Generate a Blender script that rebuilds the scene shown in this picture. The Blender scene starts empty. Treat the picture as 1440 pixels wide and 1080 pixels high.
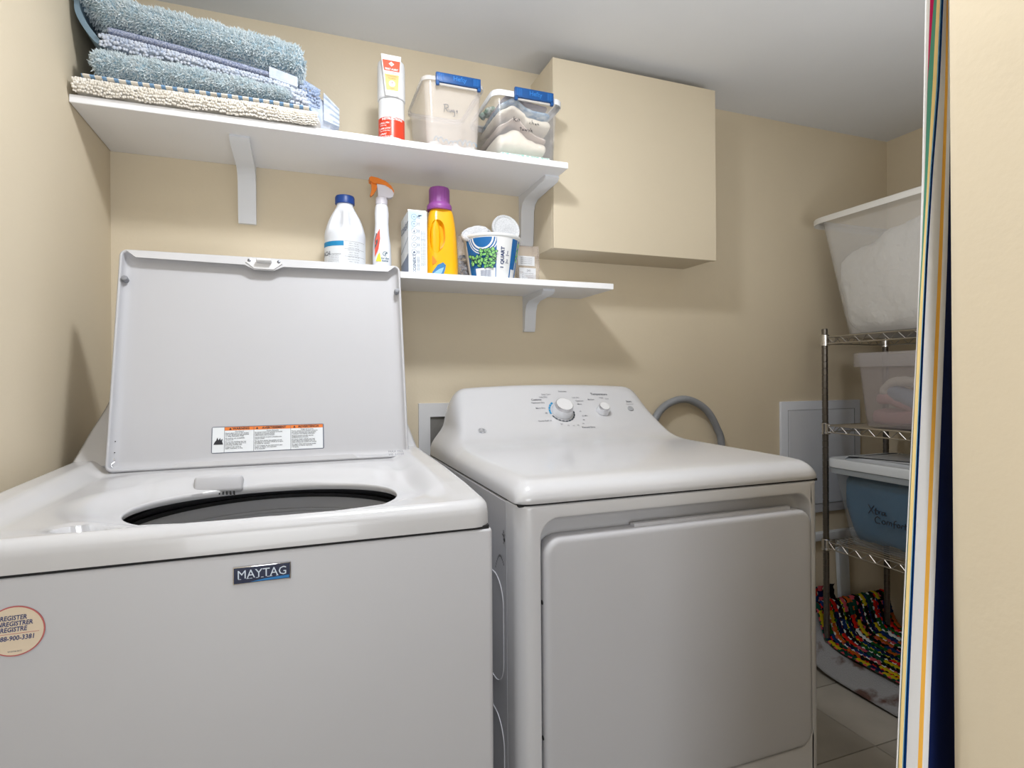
import bpy, bmesh, math, random
from mathutils import Vector, Matrix, noise
random.seed(7)
PI = math.pi
C = bpy.context.scene.collection
# ------------------------------------------------------------------ camera
cam_d = bpy.data.cameras.new('camera'); cam = bpy.data.objects.new('camera', cam_d); C.objects.link(cam)
cam.location = (0.4717, -1.7723, 1.124)
cam.rotation_euler = (Matrix.Rotation(math.radians(-20.2754), 3, 'Z') @ Matrix.Rotation(PI/2, 3, 'X') @ Matrix.Rotation(math.radians(-0.405), 3, 'Z')).to_euler()
cam_d.sensor_fit = 'HORIZONTAL'; cam_d.sensor_width = 36; cam_d.lens = 19.962
cam_d.shift_y = -8.17/1440; cam_d.clip_start = 0.02
bpy.context.scene.camera = cam
# ------------------------------------------------------------------ light and exposure
w = bpy.data.worlds.new('world'); bpy.context.scene.world = w; w.use_nodes = True
w.node_tree.nodes['Background'].inputs[0].default_value = (.9, .93, 1, 1); w.node_tree.nodes['Background'].inputs[1].default_value = .25
def area(name, loc, target, sx, sy, power, col, shape='RECTANGLE'):
    l = bpy.data.lights.new(name, 'AREA'); l.shape = shape; l.size = sx; l.size_y = sy; l.energy = power; l.color = col
    o = bpy.data.objects.new(name, l); C.objects.link(o); o.location = loc
    o.rotation_euler = (Vector(target)-Vector(loc)).to_track_quat('-Z', 'Y').to_euler(); return o
area('ceiling_lamp_light', (.70, -.90, 2.148), (.70, -.90, 0), .17, .17, 8.2, (.95, .975, 1), 'DISK')
pl = bpy.data.lights.new('ceiling_lamp_glow', 'POINT'); pl.energy = 3.6; pl.shadow_soft_size = .05; pl.color = (.95, .975, 1)
po = bpy.data.objects.new('ceiling_lamp_glow', pl); C.objects.link(po); po.location = (.70, -.90, 2.085)
area('ceiling_bounce_fill', (.62, -2.15, 1.45), (.62, -2.1, 2.2), .5, .5, 11, (.94, .97, 1))  # added upward fill that brightens ceiling and room, not a real fixture
area('inner_bounce_fill', (1.72, -1.15, 1.30), (1.95, -1.0, 2.2), .4, .4, 3.3, (.94, .97, 1))  # second added fill, lifts the dryer and the right-hand walls
area('rear_fill_light', (.36, -3.1, .95), (1.15, -.9, .95), .8, 1.0, 12.5, (.94, .97, 1))  # added broad fill behind the camera to brighten the machine fronts
vs = bpy.context.scene.view_settings
vs.view_transform = 'Standard'; vs.look = 'None'; vs.gamma = 1; vs.use_curve_mapping = False; vs.exposure = 0.35

# ------------------------------------------------------------------ materials
def srgb(r, g, b):
    f = lambda c: ((c/255)/12.92 if c/255 <= .04045 else ((c/255+.055)/1.055)**2.4)
    return (f(r), f(g), f(b), 1)
MATS = {}
def mat(name, rgb, rough=.5, metal=0, alpha=1, bump=0, bscale=200, var=0, vscale=6, spec=.5, coat=0, trans=0, rgb2=None, bdist=.001):
    if name in MATS: return MATS[name]
    m = bpy.data.materials.new(name); m.use_nodes = True; nt = m.node_tree; p = nt.nodes['Principled BSDF']
    c = srgb(*rgb); p.inputs['Base Color'].default_value = c
    p.inputs['Roughness'].default_value = rough; p.inputs['Metallic'].default_value = metal
    p.inputs['Alpha'].default_value = alpha; p.inputs['Specular IOR Level'].default_value = spec
    p.inputs['Coat Weight'].default_value = coat; p.inputs['Transmission Weight'].default_value = trans
    tc = nt.nodes.new('ShaderNodeTexCoord')
    if bump:
        n = nt.nodes.new('ShaderNodeTexNoise'); n.inputs['Scale'].default_value = bscale; n.inputs['Detail'].default_value = 3
        b = nt.nodes.new('ShaderNodeBump'); b.inputs['Strength'].default_value = bump; b.inputs['Distance'].default_value = bdist
        nt.links.new(tc.outputs['Object'], n.inputs['Vector']); nt.links.new(n.outputs['Fac'], b.inputs['Height']); nt.links.new(b.outputs['Normal'], p.inputs['Normal'])
    n2 = nt.nodes.new('ShaderNodeTexNoise'); n2.inputs['Scale'].default_value = vscale; n2.inputs['Detail'].default_value = 4
    nt.links.new(tc.outputs['Object'], n2.inputs['Vector'])
    mx = nt.nodes.new('ShaderNodeMix'); mx.data_type = 'RGBA'
    k = 1-(var or .015)
    mx.inputs[6].default_value = c; mx.inputs[7].default_value = srgb(*rgb2) if rgb2 else (c[0]*k, c[1]*k, c[2]*k, 1)
    r = nt.nodes.new('ShaderNodeMapRange'); r.inputs[1].default_value = .35; r.inputs[2].default_value = .65
    nt.links.new(n2.outputs['Fac'], r.inputs[0]); nt.links.new(r.outputs[0], mx.inputs[0]); nt.links.new(mx.outputs[2], p.inputs['Base Color'])
    MATS[name] = m; return m
def vcmat(name, rough=.9, bump=.5, bscale=500):
    m = bpy.data.materials.new(name); m.use_nodes = True; nt = m.node_tree; p = nt.nodes['Principled BSDF']
    a = nt.nodes.new('ShaderNodeVertexColor'); a.layer_name = 'Col'; nt.links.new(a.outputs[0], p.inputs['Base Color'])
    p.inputs['Roughness'].default_value = rough; p.inputs['Specular IOR Level'].default_value = .15
    n = nt.nodes.new('ShaderNodeTexNoise'); n.inputs['Scale'].default_value = bscale
    b = nt.nodes.new('ShaderNodeBump'); b.inputs['Strength'].default_value = bump; b.inputs['Distance'].default_value = .001
    tc = nt.nodes.new('ShaderNodeTexCoord'); nt.links.new(tc.outputs['Object'], n.inputs['Vector'])
    nt.links.new(n.outputs['Fac'], b.inputs['Height']); nt.links.new(b.outputs['Normal'], p.inputs['Normal'])
    MATS[name] = m; return m
WALL = mat('wall_paint', (219, 206, 182), .75, bump=.25, bscale=130, var=.03, vscale=3, spec=.25)
CEIL = mat('ceiling_paint', (226, 228, 232), .9, bump=.1, bscale=150, spec=.2)
CAB = mat('cabinet_paint', (212, 200, 177), .55, bump=.15, bscale=110, spec=.3)
ENAM = mat('white_enamel', (202, 202, 205), .22, bump=.03, bscale=12, bdist=.004, coat=.3)
ENAM2 = mat('white_panel_enamel', (188, 188, 192), .48, spec=.35)
PLASW = mat('white_plastic', (218, 218, 220), .35)
SHELF = mat('shelf_melamine', (244, 245, 249), .45)
BRKT = mat('bracket_white', (226, 229, 235), .5)
DARK = mat('dark_gap', (28, 28, 30), .8)
BLACK = mat('black_rubber', (20, 20, 22), .5)
STEEL = mat('drum_steel', (228, 228, 230), .45, metal=0, bump=.1, bscale=40)
RINGG = mat('grey_tub_ring', (120, 122, 125), .45)
CHROME = mat('chrome', (215, 215, 218), .12, metal=1)
WIRE = mat('chrome_wire', (190, 186, 180), .28, metal=.95)
POSTM = mat('post_steel', (120, 116, 112), .3, metal=.9)
GREYP = mat('grey_paint', (218, 223, 234), .5, bump=.2, bscale=120)
GREYH = mat('grey_hose_plastic', (146, 149, 155), .4, var=.15, vscale=20)
INK = mat('ink_black', (30, 32, 40), .6)
INKG = mat('ink_grey', (110, 112, 120), .6)
INKB = mat('ink_blue', (48, 60, 110), .6)
# ------------------------------------------------------------------ object helpers
def WL(o):
    v = Vector(o.location)
    while o.parent: o = o.parent; v += Vector(o.location)
    return v
def mk(name, bm, m, parent=None, smooth=True, kind=None, label=None, angle=.6, origin=None):
    me = bpy.data.meshes.new(name)
    bmesh.ops.remove_doubles(bm, verts=bm.verts[:], dist=1e-6)
    if smooth != 'raw': bmesh.ops.recalc_face_normals(bm, faces=bm.faces[:])
    off = Vector((0, 0, 0))
    if parent is None:
        if origin is None:
            xs = [v.co for v in bm.verts]
            origin = ((min(v.x for v in xs)+max(v.x for v in xs))/2, (min(v.y for v in xs)+max(v.y for v in xs))/2, min(v.z for v in xs))
        off = Vector(origin); bmesh.ops.translate(bm, verts=bm.verts[:], vec=-off)
    bm.to_mesh(me); bm.free()
    if smooth:
        me.polygons.foreach_set('use_smooth', [True]*len(me.polygons))
        try: me.set_sharp_from_angle(angle=angle)
        except Exception: pass
    for mm in (m if isinstance(m, (list, tuple)) else [m]): me.materials.append(mm)
    o = bpy.data.objects.new(name, me); C.objects.link(o)
    if parent: o.parent = parent; o.location = -WL(parent)
    else: o.location = off
    if kind: o['kind'] = kind
    elif name in ('lettering', 'fine_print', 'hinge_print', 'scuff', 'print_green', 'print_outline', 'dial_marks', 'dispenser_grille', 'panel_joint', 'emblem', 'print_white'): o['kind'] = 'stuff'
    if label: o['label'] = label
    return o
def tag(o, label, cat, group=None):
    o['label'] = label; o['category'] = cat
    if group: o['group'] = group
    return o
def thing(name, label, cat, loc, group=None):
    o = bpy.data.objects.new(name, None); C.objects.link(o); o.location = loc; o.empty_display_size = .05
    return tag(o, label, cat, group)
def NB(): return bmesh.new()
def box(bm, x0, x1, y0, y1, z0, z1, bev=0, seg=2, M=None, mi=0):
    vs = [bm.verts.new((x, y, z)) for x in (x0, x1) for y in (y0, y1) for z in (z0, z1)]
    fs = [bm.faces.new([vs[i] for i in q]) for q in ((0,1,3,2),(4,6,7,5),(0,4,5,1),(2,3,7,6),(0,2,6,4),(1,5,7,3))]
    for f in fs: f.material_index = mi
    geo = vs
    if bev:
        es = list({e for v in vs for e in v.link_edges})
        r = bmesh.ops.bevel(bm, geom=es, offset=bev, segments=seg, profile=.5, affect='EDGES')
        geo = list({v for f in r['faces'] for v in f.verts} | {v for v in vs if v.is_valid})
        for f in r['faces']: f.material_index = mi
    if M is not None: bmesh.ops.transform(bm, matrix=M, verts=list({v for v in geo if v.is_valid}))
    return bm
def loft(bm, loops, cap0=True, cap1=True, closed=True, mi=0, ring=False):
    L = [[bm.verts.new(p) for p in lp] for lp in loops]
    n = len(L[0]); m = n if closed else n-1
    pairs = list(zip(L, L[1:])) + ([(L[-1], L[0])] if ring else [])
    for a, b in pairs:
        for i in range(m):
            j = (i+1) % n
            try: f = bm.faces.new((a[i], a[j], b[j], b[i])); f.material_index = mi
            except ValueError: pass
    if not ring:
        if cap0: f = bm.faces.new(L[0][::-1]); f.material_index = mi
        if cap1: f = bm.faces.new(L[-1]); f.material_index = mi
    return L
def lathe(bm, prof, cx=0, cy=0, n=40, M=None, mi=0, caps=True, sx=1, sy=1):
    M = M or Matrix.Identity(4)
    loops = [[M @ Vector((cx+sx*r*math.cos(2*PI*i/n), cy+sy*r*math.sin(2*PI*i/n), z)) for i in range(n)] for r, z in prof]
    return loft(bm, loops, caps, caps, mi=mi)
def rr(cx, cy, w, d, r, k=6):
    r = min(r, w/2-1e-5, d/2-1e-5); P = []
    for (sx, sy, a0) in ((1, 1, 0), (-1, 1, PI/2), (-1, -1, PI), (1, -1, 1.5*PI)):
        for i in range(k+1):
            a = a0+PI/2*i/k; P.append((cx+sx*(w/2-r)+r*math.cos(a), cy+sy*(d/2-r)+r*math.sin(a)))
    return P
def smoothpath(pts, k=6):
    P = [Vector(p) for p in pts]; out = []
    for i in range(len(P)-1):
        p0 = P[max(i-1, 0)]; p1 = P[i]; p2 = P[i+1]; p3 = P[min(i+2, len(P)-1)]
        for j in range(k):
            t = j/k
            out.append(.5*((2*p1)+(-p0+p2)*t+(2*p0-5*p1+4*p2-p3)*t*t+(-p0+3*p1-3*p2+p3)*t**3))
    out.append(P[-1]); return out
def tube(bm, pts, r, n=8, mi=0):
    P = [Vector(p) for p in pts]; loops = []; up = Vector((0, 0, 1)); prev = None
    for i, p in enumerate(P):
        t = (P[min(i+1, len(P)-1)]-P[max(i-1, 0)]).normalized()
        if prev is None:
            a = t.cross(up if abs(t.z) < .9 else Vector((0, 1, 0))).normalized()
        else: a = (prev-t*prev.dot(t)).normalized()
        prev = a; b = t.cross(a)
        rad = r(i/(len(P)-1)) if callable(r) else r
        loops.append([p+a*rad*math.cos(2*PI*k/n)+b*rad*math.sin(2*PI*k/n) for k in range(n)])
    loft(bm, loops, mi=mi); return bm
def frame(o, r, u):
    r = Vector(r).normalized(); u = Vector(u).normalized(); n = r.cross(u)
    M = Matrix.Identity(4)
    for i in range(3): M[i][0] = r[i]; M[i][1] = u[i]; M[i][2] = n[i]; M[i][3] = o[i]
    return M
def text(bm, s, size, M, bold=0, align='CENTER', fn=None, sx=1, mi=0, shear=0):
    cu = bpy.data.curves.new('t', 'FONT'); cu.body = s; cu.size = size; cu.align_x = align; cu.align_y = 'CENTER'
    cu.offset = bold*size; cu.resolution_u = 2; cu.shear = shear
    ob = bpy.data.objects.new('t', cu); C.objects.link(ob); bpy.context.view_layer.update()
    me = bpy.data.meshes.new_from_object(ob.evaluated_get(bpy.context.evaluated_depsgraph_get()))
    b2 = bmesh.new(); b2.from_mesh(me)
    for v in b2.verts:
        v.co.x *= sx
        v.co = fn(v.co) if fn else M @ v.co
    for f in b2.faces: f.material_index = mi
    b2.to_mesh(me); b2.free(); bm.from_mesh(me)
    bpy.data.objects.remove(ob); bpy.data.curves.remove(cu); bpy.data.meshes.remove(me)
def poly(bm, pts, M=None, mi=0):
    f = bm.faces.new([bm.verts.new((M @ Vector((p[0], p[1], p[2] if len(p) > 2 else 0))) if M is not None else p) for p in pts]); f.material_index = mi; return f
def prismx(bm, yz, x0, x1, mi=0):
    loft(bm, [[(x0, y, z) for y, z in yz], [(x1, y, z) for y, z in yz]], mi=mi)
def bevel_all(bm, off, seg=2, ang=.5):
    es = [e for e in bm.edges if len(e.link_faces) == 2 and e.calc_face_angle(0) > ang]
    bmesh.ops.bevel(bm, geom=es, offset=off, segments=seg, profile=.5, affect='EDGES', clamp_overlap=True)
def lerp(a, b, t): return a+(b-a)*t
def sst(x): x = max(0, min(1, x)); return x*x*(3-2*x)
def interp(tab, x):
    if x <= tab[0][0]: return tab[0][1]
    for (a, b), (c, d) in zip(tab, tab[1:]):
        if x <= c: return lerp(b, d, (x-a)/(c-a))
    return tab[-1][1]

# ------------------------------------------------------------------ the room
W, H = 2.893, 2.153
def st(name, b, m, smooth=False): return mk(name, b, m, smooth=smooth, kind='structure')
st('floor', box(NB(), -.1, W+.1, -4.1, .1, -.1, -.012), mat('tile_grout', (150, 145, 136), .9))
floor = bpy.data.objects['floor']
tm = [mat('floor_tile_a', (176, 170, 160), .45, var=.12, vscale=9, bump=.1, bscale=30), mat('floor_tile_b', (168, 162, 152), .45, var=.14, vscale=7, bump=.1, bscale=30)]
tile_me = None
for i in range(10):
    for j in range(13):
        x0 = 2.0965-.3048*7+.3048*i+.0; y0 = -.533+.3048*1-.3048*j
        a, b_ = x0+.0015, x0+.3033
        if a > W or b_ < 0: continue
        if tile_me is None:
            t0 = mk('tile', box(NB(), 0, .3018, 0, .3018, -.012, 0, .0012, 1), tm[0], smooth=False, origin=(0, 0, 0))
            tile_me = [t0.data, t0.data.copy()]; tile_me[1].materials.clear(); tile_me[1].materials.append(tm[1]); bpy.data.objects.remove(t0)
        o = bpy.data.objects.new('tile', tile_me[(i*7+j*3) % 2]); C.objects.link(o); o.parent = floor
        sx = 1.0
        if b_ > W: sx = (W-a)/.3018
        if a < 0: sx = b_/.3018; a = 0
        sy = 1.0; yy = y0
        if y0+.3018 > 0: sy = (0-y0)/.3018
        if y0 < -4: continue
        o.scale = (sx, sy, 1); o.location = Vector((a, yy, 0))-Vector(floor.location)
st('ceiling', box(NB(), -.1, W+.1, -4.1, .1, H, H+.1), CEIL)
st('wall_back', box(NB(), -.1, W+.1, 0, .1, -.012, H), WALL)
st('wall_left', box(NB(), -.1, 0, -4.1, 0, -.012, H), WALL)
st('wall_right', box(NB(), W, W+.1, -4.1, 0, -.012, H), WALL)
st('wall_rear', box(NB(), 0, W, -4.1, -4.0, -.012, H), mat('rear_wall_paint', (190, 186, 180), .8))
# partition beside the doorway: bullnose corner
b = NB(); X0 = 1.0520; Y0, Y1 = -1.535, -1.405; R = .012
pts = [(W, Y0), (W, Y1)]
pts += [(X0+R-R*math.sin(a*PI/12), Y1-R+R*math.cos(a*PI/12)) for a in range(0, 7)]
pts += [(X0+R-R*math.cos(a*PI/12), Y0+R-R*math.sin(a*PI/12)) for a in range(0, 7)]
loft(b, [[(x, y, -.0) for x, y in pts], [(x, y, H) for x, y in pts]])
st('wall_front', b, WALL, True)
# access panel and outlet box on the back wall
t = thing('access_panel', 'grey painted square access panel on the back wall behind the wire rack', 'access panel', (2.49, -.006, .56))
b = NB(); box(b, 2.272, 2.709, -.011, 0, .561, 1.022, .002); mk('panel_frame', b, GREYP, t)
b = NB()
o_ = rr(2.4905, .791, .362, .385, .001, 1)
loft(b, [[(x, -.0105, z) for x, z in rr(2.4905, .791, .366, .389, .001, 1)], [(x, -.0125, z) for x, z in rr(2.4905, .791, .360, .383, .001, 1)]], False, True)
mk('panel_door', b, GREYP, t, False)
b = NB()
for (x0, x1, z0, z1) in ((2.3075, 2.6735, .9855, .9867), (2.3067, 2.3079, .5965, .9865), (2.6731, 2.6743, .5965, .9865), (2.3075, 2.6735, .5955, .5967)):
    box(b, x0, x1, -.0122, -.010, z0, z1)
mk('panel_joint', b, mat('joint_grey', (120, 124, 132), .6), t, False)
t = thing('outlet_box', 'white recessed laundry supply box on the back wall between washer and dryer', 'outlet box', (.89, 0, .85))
b = NB(); x0, x1, z0, z1 = .812, .985, .852, 1.047; a0, a1, c0, c1 = .848, .955, .875, 1.004
O = [(x0, z0), (x1, z0), (x1, z1), (x0, z1)]; I = [(a0, c0), (a1, c0), (a1, c1), (a0, c1)]
loft(b, [[(x, 0, z) for x, z in O], [(x, -.010, z) for x, z in O], [(x, -.010, z) for x, z in I], [(x, -.002, z) for x, z in I]], False, False)
mk('box_frame', b, PLASW, t, False)
b = NB(); box(b, a0, a1, -.003, -.0015, c0, c1); mk('box_recess', b, mat('box_grey', (120, 118, 114), .7, var=.3, vscale=25), t, False)
b = NB(); tube(b, smoothpath([(.872, -.02, .83), (.873, -.022, .88), (.885, -.018, .905), (.9, -.01, .905)]), .010, 10)
mk('supply_hose', b, BLACK, t)

# ------------------------------------------------------------------ wall cabinet
t = thing('wall_cabinet', 'beige painted blank wall cabinet hung high on the back wall', 'cabinet', (1.5, -.09, 1.524))
b = NB(); box(b, 1.2012, 1.8155, -.1615, 0, 1.5275, 2.111, .001, 1); mk('body', b, CAB, t, False)
b = NB(); box(b, 1.2009, 1.8157, -.1794, -.1620, 1.5239, 2.1118, .0012, 1); mk('door', b, CAB, t, False)

# ------------------------------------------------------------------ shelves
def bracket(parent, x0, x1, ztop, drop, reach):
    b = NB(); th = .017; f = .045
    yz = [(0, ztop), (-reach, ztop), (-reach-.003, ztop-.006), (-reach+.010, ztop-.015), (-.06, ztop-.022), (-.035, ztop-.032), (-.024, ztop-.055), (-th, ztop-drop+.012), (-th+.005, ztop-drop), (0, ztop-drop)]
    prismx(b, yz, x0, x1); bevel_all(b, .0022, 2)
    return mk('bracket', b, BRKT, parent, angle=.9)
z1b, z1t = 1.7306, 1.7484; z2b, z2t = 1.398, 1.4158
t = thing('wall_shelf', 'upper long white wall shelf holding the folded mats and clear bins', 'shelf', (.6, -.14, z1b), 'white wall shelves')
b = NB(); box(b, .001, 1.1995, -.2858, 0, z1b, z1t, .0012, 1); mk('board', b, SHELF, t, False)
bracket(t, .3065, .3525, z1b, .165, .2205); bracket(t, 1.1545, 1.2, z1b, .165, .2205)
t = thing('wall_shelf', 'lower white wall shelf holding the cleaning bottles behind the washer lid', 'shelf', (.85, -.11, z2b), 'white wall shelves')
b = NB(); box(b, .30, 1.383, -.2246, 0, z2b, z2t, .0012, 1); mk('board', b, SHELF, t, False)
bracket(t, 1.166, 1.205, z2b, .119, .172); bracket(t, .36, .40, z2b, .119, .172)

# ------------------------------------------------------------------ washer
wx0, wx1, wf, wbk = .035, .734, -.9779, -.21
washer = thing('washing_machine', 'white top-loading washing machine with its lid standing open', 'washing machine', (.385, -.6, 0))
b = NB(); wcx, wcy = (wx0+wx1)/2, (wf+wbk)/2
def wr(e, z): return [(x, y, z) for x, y in rr(wcx, wcy, wx1-wx0-2*e, wbk-wf-2*e, max(.008-e, .003), 4)]
loft(b, [wr(.003, .012), wr(0, .016), wr(0, .8985), wr(.0012, .9015), wr(.004, .9025), wr(.018, .9025), wr(.020, .03)]); mk('cabinet', b, ENAM2, washer, angle=.9)
b = NB(); loft(b, [wr(.004, .900), wr(.004, .9075), wr(.020, .9075), wr(.020, .900)], ring=True); mk('seam', b, DARK, washer, False)
for (x, y) in ((wx0+.05, wf+.05), (wx1-.05, wf+.05), (wx0+.05, wbk-.05), (wx1-.05, wbk-.05)):
    b = NB(); lathe(b, [(.02, 0), (.02, .008), (.012, .013)], x, y, 16); mk('foot', b, BLACK, washer)
# moulded top with the oval opening
b = NB(); N, Mr = 320, 84
ocx, ocy, orx, ory = .421, -.742, .207, .152
yb_ = -.30
def crest(y): return interp([(-.978, .9435), (-.93, .9475), (-.85, .953), (-.7, .959), (-.5, .963), (-.4, .965), (-.2, .965)], y)
def htop(x, y):
    d = min(x-wx0, wx1-x, y-wf)
    dd = min(x-wx0, wx1-x)
    df = y-wf
    # rounded corner in plan
    rc = .03; ix = min(x-wx0, wx1-x)
    if ix < rc and df < rc: d = rc-math.hypot(rc-ix, rc-df)
    cr = crest(y)
    Rr_ = .017
    if d < Rr_:
        q = 1-d/Rr_; return cr-.019*(1-math.sqrt(max(0, 1-q**2.1)))
    # basin
    e = math.hypot((x-ocx)/orx, (y-ocy)/ory)
    zo = .921
    s = sst((dd-.040)/.040)
    cr = lerp(cr, .9445, 0) if y > -.9 else cr
    if dd > .08: cr = min(cr, .9445)
    base = lerp(.9435, .9385, sst((y+.97)/.09)); base = lerp(base, .9405, sst((y+.85)/.3))
    base = lerp(zo, base, sst((e-1.0)/.42)*.9+.1*min(1, max(0, e-1)))
    # rear wall under the hinge
    rear = sst((y+.615)/.10)
    mid = sst((.60-abs(x-.415)*1.9)/.18)
    base = lerp(base, .9465, rear*mid*.95)
    hingeflat = sst((y+.50)/.03); base = lerp(base, .947, hingeflat)
    z = lerp(cr, base, s)
    # dispenser cup dimple
    c = math.hypot((x-.224)/.046, (y+.905)/.034)
    z -= .024*sst((1.0-c)/.22)
    c = math.hypot((x-.224)/.062, (y+.905)/.048)
    z -= .002*sst((1.0-c)/.2)
    # shallow pockets beside the opening
    for sx_ in (-1, 1):
        c = math.hypot((x-(ocx+sx_*(.205+.0)))/.022, (y+.625)/.075); z -= .003*sst((1-c)/.9)
    return z
loops = []
ang = [2*PI*i/N for i in range(N)]
def outer(a):
    dx, dy = math.cos(a), math.sin(a); ts = []
    if dx > 1e-9: ts.append((wx1-ocx)/dx)
    if dx < -1e-9: ts.append((wx0-ocx)/dx)
    if dy > 1e-9: ts.append((yb_-ocy)/dy)
    if dy < -1e-9: ts.append((wf-ocy)/dy)
    t_ = min(ts); x, y = ocx+dx*t_, ocy+dy*t_
    rc = .03
    for sx_, X in ((1, wx1), (-1, wx0)):
        if abs(X-x) < rc and y-wf < rc:
            cx_, cy_ = X-sx_*rc, wf+rc; v = Vector((x-cx_, y-cy_)); 
            if v.length > 1e-6: v = v.normalized()*rc; x, y = cx_+v.x, cy_+v.y
    return x, y
def oval(a, k=1.0):
    # direction towards the point at angle a, superellipse
    c, s = math.cos(a), math.sin(a); p = 2.15
    r = (abs(c/(orx*k))**p+abs(s/(ory*k))**p)**(-1/p); return ocx+c*r, ocy+s*r
for k, dz in ((1.02, -.012), (1.006, -.010), (1.0, -.005)):
    loops.append([(oval(a, k)[0], oval(a, k)[1], .921+dz) for a in ang])
for m_ in range(Mr+1):
    tt = (m_/Mr)
    lp = []
    for a in ang:
        ix, iy = oval(a); ox, oy = outer(a); x, y = lerp(ix, ox, tt), lerp(iy, oy, tt)
        z = htop(x, y)
        if m_ == 0: z = htop(x, y)-.001
        lp.append((x, y, z))
    loops.append(lp)
loops.append([(outer(a)[0], outer(a)[1], .9065) for a in ang])
loops.append([(lerp(outer(a)[0], ocx, .015), lerp(outer(a)[1], ocy, .015), .9055) for a in ang])
loft(b, loops, False, False); mk('top_panel', b, ENAM, washer, angle=1.2)
# tub ring and drum
b = NB(); cy_ = -.705
lathe(b, [(.218, .897), (.244, .895), (.247, .8800)], .421, cy_, 72, caps=False); mk('splash_ring', b, mat('splash_grey', (66, 67, 70), .4), washer)
b = NB(); lathe(b, [(.236, .8800), (.247, .8795), (.247, .8735), (.236, .8725), (.236, .8800)], .421, cy_, 72, caps=False); mk('tub_seal', b, BLACK, washer)
b = NB(); pr = [(.241, .8728), (.239, .868), (.2390, .8495), (.2375, .849), (.2375, .8475), (.239, .847), (.239, .8425), (.2375, .842), (.2375, .8405), (.239, .840), (.238, .78), (.235, .777), (.235, .772), (.238, .769), (.238, .755), (.235, .752), (.235, .747), (.238, .744), (.238, .50), (.22, .46), (0.02, .45)]
lathe(b, pr, .421, cy_, 72, caps=False); mk('drum', b, STEEL, washer, angle=.4)
b = NB(); lathe(b, [(.09, .45), (.075, .49), (.04, .56), (.038, .70), (.03, .715), (.001, .72)], .421, cy_, 32, caps=False); mk('agitator', b, mat('agitator_grey', (150, 152, 155), .5), washer)
# console behind the lid
b = NB(); cpr = [(-.43, .955), (-.415, .967), (-.385, .985), (-.345, 1.025), (-.30, 1.062), (-.265, 1.092), (-.245, 1.100), (-.215, 1.097), (-.205, 1.08), (-.205, .90), (-.40, .90)]
inset = lambda z: .004+.028*sst((z-.955)/.15)
L0 = []
for u_, ex in ((0, .016), (0.0, .006), (0, 0), (1, 0), (1, .006), (1, .016)):
    lp = []
    for y, z in cpr:
        zz = z-(ex*.8 if z > .95 else 0); xi = inset(z)
        lp.append(((wx0+xi+(.010-ex*.6) if u_ == 0 else wx1-xi-(.010-ex*.6)), y+(ex*.6 if y < -.21 else 0), zz))
    L0.append(lp)
L0 = [[(wx0+inset(z)+0.0, y+.006, z-.008 if z > .95 else z) for y, z in cpr], [(wx0+inset(z)+.010, y, z) for y, z in cpr], [(wx1-inset(z)-.010, y, z) for y, z in cpr], [(wx1-inset(z), y+.006, z-.008 if z > .95 else z) for y, z in cpr]]
loft(b, L0); mk('console', b, ENAM, washer, angle=.9)
# lid
LB = Vector((.1149, -.4834, .9481)); lv = Vector((0, .2331, .9725)).normalized(); lw, lh = .5832, .4658
LM = frame(LB, (1, 0, 0), lv)     # local x = right, y = up the lid, z = towards the room
b = NB()
def LL(ins, w_, r=.014): return [LM @ Vector((x, y, w_)) for x, y in rr(lw/2, lh/2, lw-2*ins, lh-2*ins, max(r-ins, .002), 5)]
loft(b, [LL(.003, -.026), LL(0, -.023), LL(0, -.003), LL(.0015, -.0004), LL(.003, 0), LL(.0052, -.0008), LL(.006, -.004), LL(.0075, -.012), LL(.012, -.0165), LL(.022, -.018), LL(.034, -.0184)])
lid = mk('lid', b, ENAM2, washer, angle=1.0)
b = NB(); zf = .0006   # folded lip along the top edge, wider at the latch
lip = [(.012, lh-.003), (.030, lh-.0175), (.238, lh-.0205), (.258, lh-.031), (.298, lh-.031), (.318, lh-.0205), (lw-.030, lh-.0175), (lw-.012, lh-.003)]
loft(b, [[LM @ Vector((x, y, zf-.003)) for x, y in lip], [LM @ Vector((x, y, zf)) for x, y in lip]]); bevel_all(b, .0008, 1)
mk('lip', b, ENAM, lid, False)
b = NB(); lip = [(.11, .003), (lw-.11, .003), (lw-.125, .012), (.125, .012)]
loft(b, [[LM @ Vector((x, y, -.016)) for x, y in lip], [LM @ Vector((x, y, .0006)) for x, y in lip]]); mk('lower_lip', b, ENAM, lid, False)
b = NB(); st_ = [(.248, lh-.006), (.240, lh-.014), (.258, lh-.029), (.298, lh-.029), (.316, lh-.014), (.308, lh-.006)]
loft(b, [[LM @ Vector((x, y, 0)) for x, y in st_], [LM @ Vector((x, y, .003)) for x, y in st_]]); bevel_all(b, .0012, 2)
box(b, .262, .294, lh-.016, lh-.009, .002, .016, .002, 1, LM); mk('latch_strike', b, PLASW, lid)
for x in (.2475, .3085):
    b = NB(); lathe(b, [(.0036, 0), (.0036, .0038), (.002, .0045)], 0, 0, 14, LM @ Matrix.Translation((x, lh-.0105, 0))); mk('screw', b, mat('screw_grey', (120, 122, 128), .35, metal=.7), lid)
for x in (.0125, lw-.0105):
    b = NB(); lathe(b, [(.0058, -.012), (.0062, 0), (.0050, .0035), (.002, .0045)], 0, 0, 18, LM @ Matrix.Translation((x, lh-.066, 0)))
    mk('bumper', b, mat('bumper_grey', (138, 140, 146), .6), lid, label='round grey rubber bumper')
for yy in (.040, .062):
    b = NB(); lathe(b, [(.0011, 0), (.0011, .0004)], 0, 0, 10, LM @ Matrix.Translation((.0115, yy, -.014))); mk('rivet_hole', b, DARK, lid)
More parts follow.
